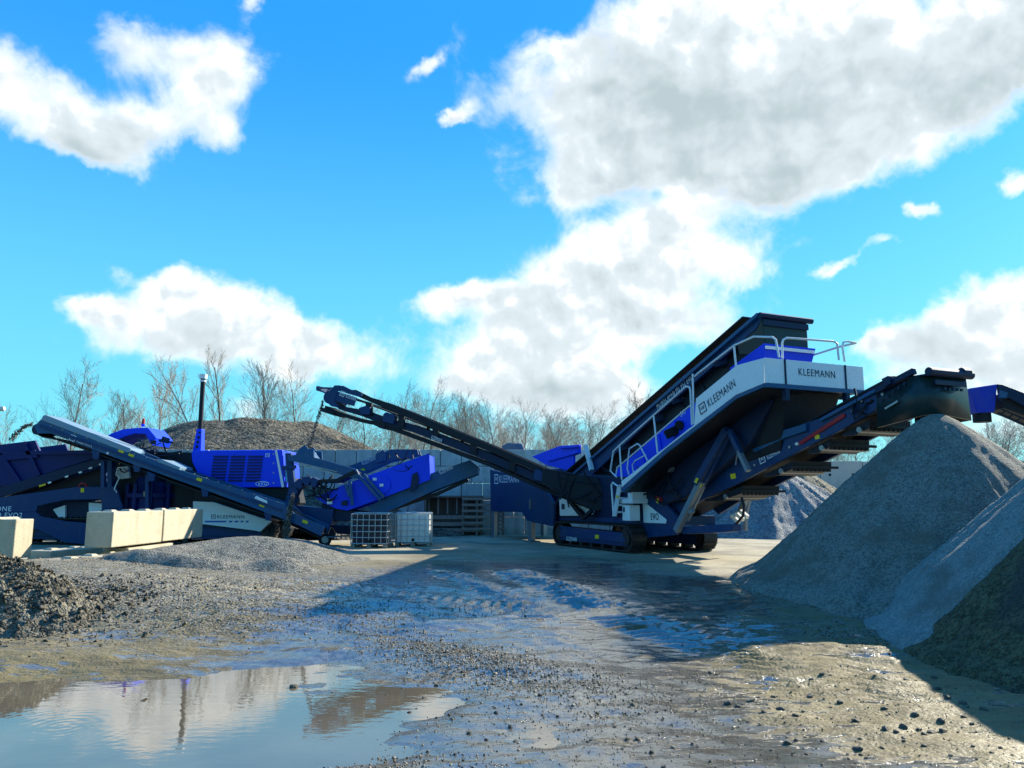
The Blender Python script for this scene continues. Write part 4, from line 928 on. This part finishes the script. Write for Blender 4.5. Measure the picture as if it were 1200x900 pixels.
cv_ = MB(); prof = [(120,514),(130,508),(144,503),(158,501.5),(173,501),(183,513),(178,522),(170,508.5),(158,508),(145,512),(132,519),(124,522)]
cv_.px(fB, prof, .5, 1.9); cvo = cv_.build('chute_cover', VIVID, B, bevel=.015)
bc = MB(); p = fB.p(167.5, 500, 1.0); bc.cyl(p, p+Vector((0, 0, .10)), .07, 10); bco = bc.build('beacon_base', VIVID, B); bc = MB(); bc.cyl(p+Vector((0,0,.1)), p+Vector((0,0,.30)), .06, 10, .045); bc.build('beacon', BULB, bco)
dm = MB()
rd = random.Random(9)
for i in range(16):
    p = fB.p(rd.uniform(140, 192), rd.uniform(512, 552), rd.uniform(.1, .6)); dm.beam(p, p+Vector((rd.uniform(.1, .35), 0, rd.uniform(-.12, .12))), rd.uniform(.08, .2), rd.uniform(.06, .2))
dm.each('hydraulic_block', NAVY2, B, bevel=.01); clutter(fB, (135, 512, 215, 560), .0, .4, 18, B, 31)
tk = MB(); tk.px(fB, [(190,535.5),(207,535),(207,544),(190,544)], 1.6, 2.2); tk.build('small_tank', paint('sky_blue_paint', (.02, .18, .55), .4), B, bevel=.02)
# power pack
ho = MB(); HP = [(224,529.5),(231,528),(331,527),(333.5,571),(281,571.5),(231,554),(225,541)]
ho.px(fB, HP, .1, 2.2); hoo = ho.build('engine_housing', VIVID, B, bevel=.03)
for r_ in range(9):
    y0 = 534+r_*3.5
    for c_ in range(3):
        x0 = 250+c_*20.5-r_*.45; MB().px(fB, [(x0,y0),(x0+17,y0),(x0+17,y0+1.9),(x0,y0+1.9)], .06, .098).build('louvre', DBLUE, hoo)
lv = MB(); lv.px(fB, [(322,527.5),(324.5,527.5),(333,570.5),(330,571)], .085, .099); lv.build('edge_stripe', WHITE, hoo)
sign(fB, .095, (303,568.6), (313,568.6), .13, 'EVO', WHLET, hoo)
el_ = MB(); q = [fB.p(299.5+15.5*(.5+.5*math.cos(a)), 567+2.7*math.sin(a), .09) for a in [R(i*15) for i in range(25)]]; el_.tube(q, .012, 4); el_.build('badge_ring', WHLET, hoo)
em = MB(); emblem(em, fB.p(311, 535.5, .095), (.15, 0, 0), (0, 0, .13)); em.build('emblem', WHLET, hoo)
for yy in (532, 543, 554, 566): sticker(fB, 320.5+(yy-532)*.0, yy, .1, 1.6, 1.6, hoo, STEEL, 0, 'hinge')
dr = MB(); dr.px(fB, [(334,530),(338,534),(340,560),(335,566)], .1, .16); dr.build('open_door', paint('cyan_panel', (.10, .45, .75), .4), B)
eb = MB(); eb.px(fB, [(228,571),(338,572),(342,590),(318,612),(250,590),(228,588)], .3, 2.2); eb.build('engine_bed', BLACK, B, bevel=.02)
fl_ = MB(); p = fB.p(233, 528, 1.0); zt_f = fB.p(233, 444, 1.0).z; zm = fB.p(233, 503, 1.0).z
fl_.hexa([Vector((p.x-.17, p.y-.17, p.z-.05)), Vector((p.x+.15, p.y-.17, p.z-.05)), Vector((p.x+.15, p.y+.17, p.z-.05)), Vector((p.x-.17, p.y+.17, p.z-.05))], [Vector((p.x-.07, p.y-.15, zm)), Vector((p.x+.12, p.y-.15, zm)), Vector((p.x+.12, p.y+.15, zm)), Vector((p.x-.07, p.y+.15, zm))]); flo = fl_.build('exhaust_bracket', VIVID, B, bevel=.02)
hol = MB()
for i in range(4):
    c = Vector((p.x-.01+.02*i, p.y-.175+.007*i, p.z+.13+i*.17)); hol.cyl(c, c+Vector((0, .02, 0)), .055, 12)
hol.each('bracket_hole', BLACK, flo)
ex = MB(); ex.cyl(Vector((p.x, p.y, zm-.2)), Vector((p.x, p.y, zt_f)), .085, 14); exo = ex.build('exhaust_pipe', BLACK, B, smooth=True)
exc = MB(); exc.cyl(Vector((p.x, p.y, zt_f)), Vector((p.x, p.y, zt_f+.17)), .14, 14); exc.cyl(Vector((p.x, p.y, zt_f-.12)), Vector((p.x, p.y, zt_f-.05)), .11, 14); exc.build('exhaust_cap', WHITE, exo, smooth=True)
gp = MB(); gp.px(fB, [(226,587.5),(250,588.5),(318,611),(305,623),(296,621.5),(240,614.5),(226,614)], -.06, .08); gpo = gp.build('side_panel', GREY, B, bevel=.012)
sign(fB, -.064, (247.5,607.5), (286,607.5), .115, 'KLEEMANN', DKLET, gpo, logo=True)
sp2 = MB()
for x0, x1 in ((240,266),(268,273),(275,280),(282,286),(288,292)): sp2.px(fB, [(x0,610.2),(x1,610.2),(x1-1.5,612.2),(x0,612.2)], -.066, -.061)
sp2.each('stripe_decal', paint('blue_stripe', (.03, .12, .45), .4), gpo)
hk = MB(); c = fB.p(317, 619, -.05); hk.tube([c+Vector((math.cos(a)*.09, 0, math.sin(a)*.12)) for a in [R(i*30-60) for i in range(11)]], .03, 6); hk.build('tow_shackle', BLACK, B)
# covered return conveyor
rcn = MB(); RB = [(40,500),(46,493),(52,489),(153,527),(200,547),(333,590.5),(345,602),(381,617),(376,628.5),(350,616),(328,607),(240,574),(200,560),(120,531),(60,508),(44,508)]
rcn.px(fB2, RB, 0, .08); rcn.prism(fB2, fB2.tr(RB, 0), .92, 1.0); rco = rcn.build('return_conveyor_frame', TEAL, B, bevel=.012)
MB().px(fB2, [(46,497),(153,535),(200,553),(330,597),(330,599.5),(200,556),(153,538.5),(46,500.5)], -.04, -.002).build('side_rail', NAVY, rco)
cvr = MB(); cvr.px(fB2, [(50,487.5),(53,486),(153,525.5),(153,530),(148,530),(48,492)], -.03, 1.05); cvr.px(fB2, [(183,538),(190,538.5),(211,547.5),(210,551),(186,542)], -.03, 1.05); cvr.build('belt_cover', paint('pale_blue_paint', (.16, .27, .36), .45), rco, bevel=.01)
bt = MB(); ln = [fB2.sz(x, y, .1) for x, y in ((42,500),(60,500),(153,531),(330,593),(376,620))]; lo = [(s, z-.05) for s, z in ln]; bt.prism(fB2, ln+lo[::-1], .1, .9)
ln = [fB2.sz(x, y, .1) for x, y in ((38,505),(50,511),(66,514),(120,533),(200,563),(330,609),(374,629))]; lo = [(s, z-.05) for s, z in ln]; bt.prism(fB2, ln+lo[::-1], .1, .9); bt.build('belt', RUBBER, rco)
hpz = MB(); q = fB2.p(43.5, 503, .05); hpz.cyl(q, q+Vector((0, .9, 0)), .19, 18); hpz.build('head_pulley', NAVY2, rco, smooth=True)
sign(fB2, -.006, (81,514.5), (107,524.3), .15, 'KLEEMANN', WHLET, rco, logo=True)
for px, py, m_ in ((142,528.5,YELLOW),(153.5,534,YELLOW),(233.5,562,YELLOW),(307,592,YELLOW),(357.5,611.5,YELLOW),(126,531,WHITE),(168,531,WHITE),(338,598,WHITE)): sticker(fB2, px, py, -.005 if m_ is YELLOW else -.005, 6.5 if m_ is YELLOW else 2.4, 3.6 if m_ is YELLOW else 2.4, rco, m_, 20)
for px, py in ((112,534),(160,549),(177,560),(240,578),(314,606)): MB().px(fB2, [(px-5,py-8),(px+5,py-4),(px+3,py+4),(px-3,py+4)], .02, .98).build('roller_bracket', NAVY, rco, bevel=.01)
bl_ = MB()
for i in range(22):
    px = 60+i*14.; py = 496+(px-46)*.335
    if px > 330: break
    q = fB2.p(px, py-1.5, 0); bl_.cyl(q, q+Vector((0, -.025, 0)), .022, 6)
bl_.each('bolt', STEEL, rco)
MB().px(fB2, [(300,581),(313,587),(313,590),(298,584)], -.05, .0).build('white_plate', GREY, rco)
for px, y0, y1 in ((172,556,600),(120,540,571)):
    MB().px(fB2, [(px-2,y0),(px+2,y0),(px+2,y1),(px-2,y1)], .3, .5).build('support_column', NAVY, B)
hoz = MB(); hoz.tube([fB2.p(x, y, .1) for x, y in ((332,612),(328,622),(318,626),(306,625))], .015, 5); hoz.build('cable', BLACK, B)
# chute, feed arm and second screen
fd = MB(); fd.px(fB, [(337,534),(346,533),(350,526),(357,521.5),(361,526),(367.5,527),(368,536),(418,550),(422,558),(415,561),(372,548),(337,540)], -.1, .05); fd.prism(fB, fB.tr([(337,534),(346,533),(350,526),(357,521.5),(361,526),(367.5,527),(368,536),(418,550),(422,558),(415,561),(372,548),(337,540)], -.1), 1.1, 1.2); fd.px(fB, [(350,533),(362,528),(367,536),(350,540)], .05, 1.1)
fd.build('feed_chute', TEAL, B, bevel=.012)
ra = MB(); ra.beam(fB.p(345,543,-.12), fB.p(395,556,-.12), .03, .04); ra.beam(fB.p(345,541,-.12), fB.p(395,553,-.12), .03, .03); ra.build('guide_rail', STEEL, B)
po = MB(); po.px(fB, [(334,531),(341,531),(347,583),(339,585)], .0, .25); po.px(fB, [(330,546),(346,545),(346,549),(330,550)], -.05, .1); po.build('support_column', NAVY, B, bevel=.01)
cu = MB(); q = [(341,592),(343,581),(348,571),(356,564.5),(366,563.5),(373,567)]; 
for i in range(len(q)-1): cu.beam(fB.p(q[i][0], q[i][1], .0), fB.p(q[i+1][0], q[i+1][1], .0), .5, .3)
cu.build('curved_chute', NAVY, B)
bx2 = MB(); bx2.px(fB, [(343,592),(391,597),(388,615),(357,611),(343,604)], .1, 1.2); bx2.px(fB, [(374,596),(432,600),(430,610),(376,612)], .4, 1.4); bx2.build('underscreen_bin', NAVY, B, bevel=.015)
pl = MB(); pl.px(fB, [(353,563),(394,561),(414,551),(418,554),(395,565),(354,566.5)], -.15, .9); pl.build('service_platform', BLACK, B)
SB = [(369,583),(400,569),(503,531),(504.5,562),(450,583),(407,598.5),(393,596),(380,590)]
sb = MB(); sb.px(fB, SB, .1, .2); sb.prism(fB, fB.tr(SB, .1), 1.8, 1.9); sb.px(fB, [(369,583),(400,571),(503,533),(504,556),(450,577),(407,592),(393,590),(380,586)], .2, 1.8); sbo = sb.build('screen_box', VIVID, B, bevel=.015)
ms = MB(); c = fB.p(446, 568, .05); ms.cyl(c, c+Vector((0, .2, 0)), .36, 20); ms.build('exciter_cover', VIVID, sbo, bevel=.02)
for px, py in ((439,561.5),(447,568.5)): sticker(fB, px, py, .04, 4.5, 3.2, sbo, WHITE, 0, 'white_sticker')
bk = MB(); bk.px(fB, [(483,556),(489,553),(491,563),(486,575),(480,577)], .0, .1); bk.px(fB, [(400,587),(407,586),(407,592),(400,592)], .02, .1); bk.each('spring_mount', NAVY2, sbo, bevel=.01)
for px, py in ((386,588),): MB().px(fB, [(px-3,py-4),(px+3,py-4),(px+3,py+3),(px-3,py+3)], -.02, .1).build('bearing_block', WHITE, sbo, bevel=.02)
tr_ = MB()
for a, b_ in (((420,557),(446,586)), ((426,556),(450,583)), ((410,563),(413,592)), ((405,567),(410,582))): tr_.beam(fB.p(a[0], a[1], -.12), fB.p(b_[0], b_[1], -.12), .09, .11)
tr_.each('screen_strut', TEAL, B, bevel=.01)
lc = MB(); LC = [(433,593),(470,573),(504,555),(551,539),(561,547),(560,555.5),(511,574),(452,601),(433,601)]
lc.px(fB, LC, .3, .4); lc.prism(fB, fB.tr(LC, .3), 1.4, 1.5); lco = lc.build('stockpile_conveyor_frame', TEAL, B, bevel=.012); MB().px(fB, [(440,594),(552,543),(556,547),(450,598)], .4, 1.4).build('belt', RUBBER, lco)
MB().px(fB, [(440,600),(511,577),(548,561),(549,563),(512,580),(442,604)], .5, 1.3).build('return_belt', RUBBER, lco)
sign(fB, .295, (516,556), (531,549.5), .15, 'KLEEMANN', WHLET, lco)
uc = MB(); UC = [(407,547),(452,529),(458,526.5),(489,526.5),(491,533),(455,541),(418,558)]; uc.px(fB, UC, 1.9, 2.0); uc.prism(fB, fB.tr(UC, 1.9), 2.7, 2.8); uc.px(fB, [(440,532),(449,527),(453,531),(452,540),(441,543)], 1.8, 1.9); uco = uc.build('cross_conveyor_frame', TEAL, B, bevel=.012)
sign(fB, 1.894, (425,545), (442,538), .16, 'KLEEMANN', WHLET, uco); sticker(fB, 424.5, 551, 1.895, 6, 3.5, uco, YELLOW, -20)
clutter(fB, (352, 555, 400, 585), -.1, .1, 14, B, 41); clutter(fB, (455, 528, 490, 552), .0, .2, 6, B, 42)
uf = MB(); uf.px(fB, [(377,590),(410,598),(433,600),(433,606),(405,612),(377,606)], .25, 1.7); uf.px(fB, [(380,608),(392,610),(392,632),(380,632)], .9, 1.2); uf.build('screen_undercarriage', NAVY2, B, bevel=.015)
# ------------------------------------------------------------------ falling gravel
stream('falling_gravel', [fC.p(379,470,.5), fC.p(375,482,.5), fC.p(370,498,.5), fC.p(366,512,.5), fC.p(362,527,.5)], .042, 420, '', 3)
stream('falling_gravel', [fB2.p(344,580,-.2), fB2.p(340,595,-.2), fB2.p(338,610,-.2), fB2.p(336,620,-.2), fB2.p(335,632,-.2)], .06, 850, '', 4)
stream('falling_gravel', [fB2.p(38,497,.5), fB2.p(31,499,.5), fB2.p(25,503,.5), fB2.p(18,509,.5), fB2.p(13,515,.5)], .035, 330, '', 5)

# ------------------------------------------------------------------ conveyor of a further machine at the edge
fD = Frame((at(1150, 470, 17.2).x, 17.2), R(-8))
D = root('discharge_conveyor', (*fD.w(0, .6, 0).xy, 0), 'conveyor end with bright blue spout hanging over the sand cone', 'conveyor')
sp = MB()
top = [fD.p(1136,455,0), fD.p(1169,450,0)]; nn = Vector((fD.n.x, fD.n.y, 0))
a0, a1 = top; b0, b1 = fD.p(1145,484,.15), fD.p(1166,483,.15)
sp.hexa([b0, b1, b1+nn*.45, b0+nn*.45], [a0, a1, a1+nn*.95, a0+nn*.95]); spo = sp.build('spout', paint('mid_blue_paint', (.0, .034, .46), .5, 0, .3, (.08, .11, .18)), D, bevel=.02)  # one even mid blue, darker than the ultramarine
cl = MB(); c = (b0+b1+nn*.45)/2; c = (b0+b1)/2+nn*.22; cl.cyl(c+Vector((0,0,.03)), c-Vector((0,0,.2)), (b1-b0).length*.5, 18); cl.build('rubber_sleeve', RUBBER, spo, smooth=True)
fr = MB(); P_ = [(1169,450),(1176,451),(1215,466),(1330,510),(1330,528),(1215,484),(1182,466),(1172,470)]
fr.px(fD, P_, 0, .08); fr.prism(fD, fD.tr(P_, 0), .85, .93); fro = fr.build('conveyor_frame', NAVY2, D, bevel=.01)
MB().px(fD, [(1174,462),(1215,478),(1330,524),(1330,536),(1215,492),(1176,478)], .1, .85).build('belt', RUBBER, fro)
u = MB(); u.beam(fD.p(1169,484,.1), fD.p(1330,556,.1), .04, .05); u.beam(fD.p(1172,479,.1), fD.p(1330,549,.1), .04, .04)
for i in range(16): x_ = 1172+i*9; u.beam(fD.p(x_, 485.4+(x_-1172)*.447, .1), fD.p(x_+5, 480.5+(x_-1167)*.443, .1), .03, .03)
u.build('truss', BLACK, fro)
MB().px(fD, [(1172,457),(1181,460),(1180,466),(1171,466)], -.05, .0).build('bearing_plate', TEAL, fro)
l = MB()
for kk in (.0, .9):
    q = fD.p(1328, 540, kk); l.beam(q, Vector((q.x+.4, q.y, 0)), .14, .14)
l.build('support_leg', NAVY2, D)

# ------------------------------------------------------------------ small things by the wall
def ibc(px0, px1, ybase, label, liquid, rot):
    c = gnd((px0+px1)/2, ybase); c.y += .45
    o = root('liquid_container', (c.x, c.y, 0), label, 'tank', 'caged liquid containers on pallets'); OFF[o.name] = Vector((c.x, c.y, 0))
    f = Frame((c.x, c.y), rot); a, b_ = .6, .5
    p = MB()
    for k in (-b_, -.08, b_-.16): p.box(f, -a, a, k, k+.16, .02, .035)
    for s in (-a, -.07, a-.14):
        for k in (-b_, -.08, b_-.16): p.box(f, s, s+.14, k, k+.16, .036, .12)
    for i in range(7): p.box(f, -a+i*.177, -a+i*.177+.12, -b_, b_, .121, .145)
    p.build('pallet', WOODP, o)
    t = MB(); t.box(f, -a+.05, a-.05, -b_+.05, b_-.05, .15, 1.12); t.cyl(f.w(0, 0, 1.12), f.w(0, 0, 1.17), .12, 16)
    bo = t.build('bottle', liquid, o, bevel=.07)
    v = MB(); v.cyl(f.w(0, -b_+.04, .24), f.w(0, -b_-.05, .24), .05, 10); v.build('outlet_valve', BLACK, bo)
    g = MB()
    for i in range(6):
        z = .17+i*.19; g.tube([f.w(-a, -b_, z), f.w(a, -b_, z), f.w(a, b_, z), f.w(-a, b_, z), f.w(-a, -b_, z)], .013, 5)
    for i in range(7):
        s = -a+i*2*a/6
        for k in (-b_, b_): g.tube([f.w(s, k*1.02, .14), f.w(s, k*1.02, 1.13)], .012, 5)
    for i in range(1, 5):
        k = -b_+i*2*b_/5
        for s in (-a, a): g.tube([f.w(s*1.015, k, .14), f.w(s*1.015, k, 1.13)], .012, 5)
    g.tube([f.w(-a, -b_*.4, 1.15), f.w(a, -b_*.4, 1.15)], .013, 5); g.tube([f.w(-a, b_*.4, 1.15), f.w(a, b_*.4, 1.15)], .013, 5)
    g.build('cage', GALV, o)
ibc(410, 457, 643, 'caged liquid container with a black bottle, beside the wheelbarrow', IBCD, R(-4))
ibc(461, 505, 641, 'caged liquid container with a milky white bottle, beside the black one', IBCW, R(3))

c = gnd(384, 640); f = Frame((c.x, c.y), R(18))
WB = root('wheelbarrow', (c.x, c.y, 0), 'small wheelbarrow with black tyre standing beside the caged black container', 'wheelbarrow'); OFF[WB.name] = Vector((c.x, c.y, 0))
tr = MB(); tr.hexa([f.w(.3, -.2, .42), f.w(.95, -.2, .38), f.w(.95, .2, .38), f.w(.3, .2, .42)], [f.w(.05, -.36, .72), f.w(1.2, -.36, .66), f.w(1.2, .36, .66), f.w(.05, .36, .72)]); tr.build('tray', NAVY2, WB, bevel=.02)
hn = MB()
for k in (-.26, .26):
    hn.tube([f.w(-.05, k*.35, .3), f.w(.9, k, .36), f.w(1.55, k, .62)], .02, 6); hn.tube([f.w(.75, k, .36), f.w(.85, k*1.1, .0), f.w(1.0, k*1.1, .0), f.w(1.02, k, .4)], .018, 6)
hn.build('handle_frame', STEEL, WB)
wh = MB(); q = [f.w(-.1+.17*math.cos(R(i*18)), 0, .22+.17*math.sin(R(i*18))) for i in range(21)]; wh.tube(q, .055, 8); wo_ = wh.build('tyre', RUBBER, WB, smooth=True)
wh = MB(); wh.cyl(f.w(-.1, -.04, .22), f.w(-.1, .04, .22), .12, 14); wh.build('rim', STEEL, wo_)

# wooden crate stack and leaning frames against the wall
f = Frame((at(497, 600, 34.8).x, 34.8), R(1))
C1 = root('crate_stack' if False else 'slatted_crate', (*f.w(1.3, .4, 0).xy, 0), 'dark wooden crate with boarded front standing against the block wall', 'crate')
q = MB(); zc = at(505, 583, 34.8).z; wl_ = 2.6
q.box(f, 0, .1, 0, .9, 0.02, zc); q.box(f, wl_-.1, wl_, 0, .9, .02, zc); q.box(f, .1, wl_-.1, .8, .9, .02, zc); q.box(f, -.05, wl_+.05, -.03, .93, zc, zc+.08); q.build('carcass', WOOD, C1)
q = MB()
for z in (.15, .42, .72): q.box(f, .1, wl_-.1, -.04, .0, z, z+.17)
for i in range(6): q.box(f, .15+i*.42, .22+i*.42, .25, .3, .95, zc)
q.build('board', WOODP, C1)
f = Frame((at(540, 600, 34.9).x, 34.9), R(1))
def leaning(x0, x1, ytop, rails, label, nm, Y, mat, posts=2):
    f = Frame((at(x0, 600, Y).x, Y), 0); Wd = at(x1, 600, Y).x-at(x0, 600, Y).x; h = at(x0, ytop, Y).z
    o = root(nm, (*f.w(Wd/2, .3, 0).xy, 0), label, 'rack'); tl_ = lambda s, k, z: f.w(s, k+z*.16, z)
    pb = MB()
    for i in range(posts):
        s = .05+(Wd-.1)*i/(posts-1); pb.beam(tl_(s, 0, .02), tl_(s, 0, h), .10, .09, Vector((0, 1, 0)))
    pb.build('post', mat, o); rb = MB()
    for i in range(rails):
        z = .3+(h-.4)*i/(rails-1); rb.beam(tl_(0, -.06, z), tl_(Wd, -.06, z), .035, .11)
    rb.build('rail', WOODP, o)
leaning(541, 577, 582, 6, 'wooden slatted frame leaning on the wall beside the crate', 'wooden_rack', 34.6, WOOD, 3)
leaning(582, 591, 598, 5, 'narrow ladder-like wooden frame behind the hopper leg', 'wooden_ladder', 34.9, WOOD, 2)
# round lamp head on a pole whose tip only shows at the edge
c = at(-2, 479, 30); L_ = root('yard_lamp', (c.x-1.1, 30, 0), 'pale rounded lamp head on a pole at the edge above the hopper', 'lamp')
q = MB(); q.cyl(Vector((c.x-1.1, 30, 0)), Vector((c.x-1.1, 30, c.z)), .07, 10, .05); q.tube([Vector((c.x-1.1, 30, c.z)), Vector((c.x-.5, 30, c.z+.12)), Vector((c.x-.2, 30, c.z))], .035, 8); q.build('pole', GALV, L_, smooth=True)
q = MB(); q.tube([c+Vector((x_, 0, 0)) for x_ in (-.3, -.22, 0, .18, .26)], .1, 14); lo_ = q.build('lamp_head', IBCW, L_, smooth=True)
for v in lo_.data.vertices: v.co.z = v.co.z
for q_ in (lo_,):
    md_ = q_.modifiers.new('round', 'SUBSURF'); md_.levels = 2; md_.render_levels = 2; q_.scale = (1, 1, 1)
q = MB(); q.cyl(c+Vector((-.1, 0, -.14)), c+Vector((-.1, 0, -.08)), .11, 14); q.build('lamp_glass', BLACK, lo_)

# ------------------------------------------------------------------ loose stones
def stone_mesh(seed):
    rd = random.Random(seed); import bmesh
    bm = bmesh.new(); bmesh.ops.create_icosphere(bm, subdivisions=2, radius=1)
    n3 = [Vector((rd.gauss(0, 1), rd.gauss(0, 1), rd.gauss(0, 1))).normalized() for _ in range(9)]; off = [rd.uniform(.55, .9) for _ in n3]
    for v in bm.verts:
        for q, o_ in zip(n3, off):
            dd = v.co.dot(q)-o_
            if dd > 0: v.co -= q*dd
        v.co.x *= 1.15; v.co.z *= .72
    me = bpy.data.meshes.new('stone'); bm.to_mesh(me); bm.free(); me.materials.append(STONEM); return me
SM = [stone_mesh(i) for i in range(6)]
big = [(98,570),(490,585),(455,595),(897,635),(935,675),(988,692),(285,725),(398,735),(775,778),(752,795),(910,755),(875,790),(850,838),(915,785),(820,735),(710,712),(715,787),(615,840),(690,382),(183,475),(320,665),(160,688),(345,710),(790,608),(885,595),(450,655),(555,685),(727,660),(832,780),(780,812),(850,800),(990,740),(1020,765),(1060,715),(370,820),(405,812),(610,760),(240,683),(195,703)]
pts = [(800+x/3, 600+y/3, random.uniform(.020, .042)) for x, y in big]
pts += [(400+x/3, 600+y/3, random.uniform(.014, .030)) for x, y in ((865,800),(1005,793),(1043,793),(698,648),(612,790),(595,745),(158,630),(335,600),(815,655),(760,710),(400,840),(450,770),(380,705),(545,700),(1030,680),(900,700),(960,750),(1090,840),(240,690),(290,640))]
pts.append((345, 801, .05))
rd = random.Random(77)
while len(pts) < 260:
    a = rd.random()
    px, py = (rd.uniform(720, 1180), rd.uniform(760, 898)) if a < .55 else ((rd.gauss(640, 120), rd.uniform(790, 898)) if a < .85 else (rd.gauss(1000, 60), rd.gauss(740, 12)))
    if 430 < px < 1195 and 700 < py < 899: pts.append((px, py, rd.choice([.007, .009, .012, .016])))
for i, (px, py, r_) in enumerate(pts):
    g_ = gnd(px, py, -.3); zz = float(terrain(np.array([g_.x]), np.array([g_.y]))[0]); zz = max(zz, WATER_Z-.3*r_)
    o = bpy.data.objects.new('stone', SM[i % 6]); COL.objects.link(o); o.location = (g_.x, g_.y, zz+r_*.12); o.scale = (r_, r_, r_); o.rotation_euler = (rd.uniform(-.3, .3), rd.uniform(-.3, .3), rd.uniform(0, 6.3))
    tag(o, 'small dark angular stone lying loose on the wet mud', 'stone', 'loose stones on the wet mud')
# the countless grit between them
def scatter(n, sampler, r0, r1, seed):
    g = np.random.default_rng(seed); x, y = sampler(g, n); r = r0*(r1/r0)**(g.random(len(x))**2.2)
    z = terrain(x, y); ok = z > WATER_Z-.02; x, y, r, z = x[ok], y[ok], r[ok], z[ok]
    d = g.normal(size=(len(x), 3, 3)); d /= np.linalg.norm(d, axis=2, keepdims=True); d *= r[:, None, None]*g.uniform(.6, 1.2, (len(x), 3, 1)); d[:, :, 2] *= .75
    c = np.stack([x, y, z+r*.4], 1)[:, None, :]
    V = np.concatenate([c+d, c-d], 1); return V.reshape(-1, 3)
def N2(cx, cy, sx, sy, rot):
    def f(g, n):
        a, b_ = g.normal(0, sx, n), g.normal(0, sy, n); c, s = math.cos(rot), math.sin(rot); return cx+a*c-b_*s, cy+a*s+b_*c
    return f
def U2(x0, x1, y0, y1): return lambda g, n: (g.uniform(x0, x1, n), g.uniform(y0, y1, n))
def TOE(cx, cy, r_, sp, a0, a1):                      # stones that rolled to the foot of a heap
    def f(g, n):
        a = g.uniform(a0, a1, n); r = r_+np.abs(g.normal(0, sp, n)); return cx+r*np.cos(a), cy+r*np.sin(a)
    return f
Vs = [scatter(5200, N2(-.45, 9.3, 1.2, .36, -.85), .006, .022, 1), scatter(2500, N2(.6, 8.0, 1.2, .9, -.6), .005, .016, 2), scatter(2600, N2(-1.5, 5.4, .6, .24, .55), .006, .018, 3),
      scatter(12000, U2(-2.5, 7, 4.6, 11), .003, .011, 4), scatter(1500, U2(-1.5, 6, 4.6, 9), .007, .016, 14), scatter(9000, N2(-6.8, 12.6, 2.4, 1.2, .1), .005, .022, 5), scatter(4000, N2(-3.4, 11.3, 1.6, .4, .3), .005, .02, 6), scatter(700, TOE(PX, PY, 3.55, .3, 3.3, 5.2), .01, .045, 21), scatter(500, TOE(9.8, 8.97, 4.4, .3, 2.6, 4.4), .01, .04, 22), scatter(900, TOE(-7.6, 20.2, 3.2, .5, 3.4, 6.0), .008, .03, 23), scatter(2500, N2(5.6, 10.3, 1.0, .3, -.45), .006, .026, 7), scatter(3000, U2(-4, 6, 10, 18), .005, .014, 8)]
V = np.concatenate(Vs); nS = len(V)//6; b0 = np.arange(nS)[:, None, None]*6
tri_ = np.array([(0, 1, 2), (1, 3, 2), (3, 4, 2), (4, 0, 2), (1, 0, 5), (3, 1, 5), (4, 3, 5), (0, 4, 5)])[None]
tag(np_mesh('grit', V, (b0+tri_).reshape(-1, 3), STONEM, False), None, None, kind='stuff')
# lumps of broken asphalt on the rubble heap
def lumps(n, seed):
    g = np.random.default_rng(seed); x = g.normal(-7.9, 1.2, n); y = g.normal(11.5, .85, n); r = .010*(6.0)**(g.random(n)**2.4)
    z = np.maximum(terrain(x, y), rubz(x, y))
    d = g.normal(size=(n, 3, 3)); d /= np.linalg.norm(d, axis=2, keepdims=True); d *= r[:, None, None]*g.uniform(.6, 1.2, (n, 3, 1))
    c = np.stack([x, y, z+r*.2], 1)[:, None, :]; return np.concatenate([c+d, c-d], 1).reshape(-1, 3)
V = lumps(9000, 9); nS = len(V)//6; b0 = np.arange(nS)[:, None, None]*6
tag(np_mesh('rubble', V, (b0+tri_).reshape(-1, 3), RUBBLEM, False), None, None, kind='stuff')
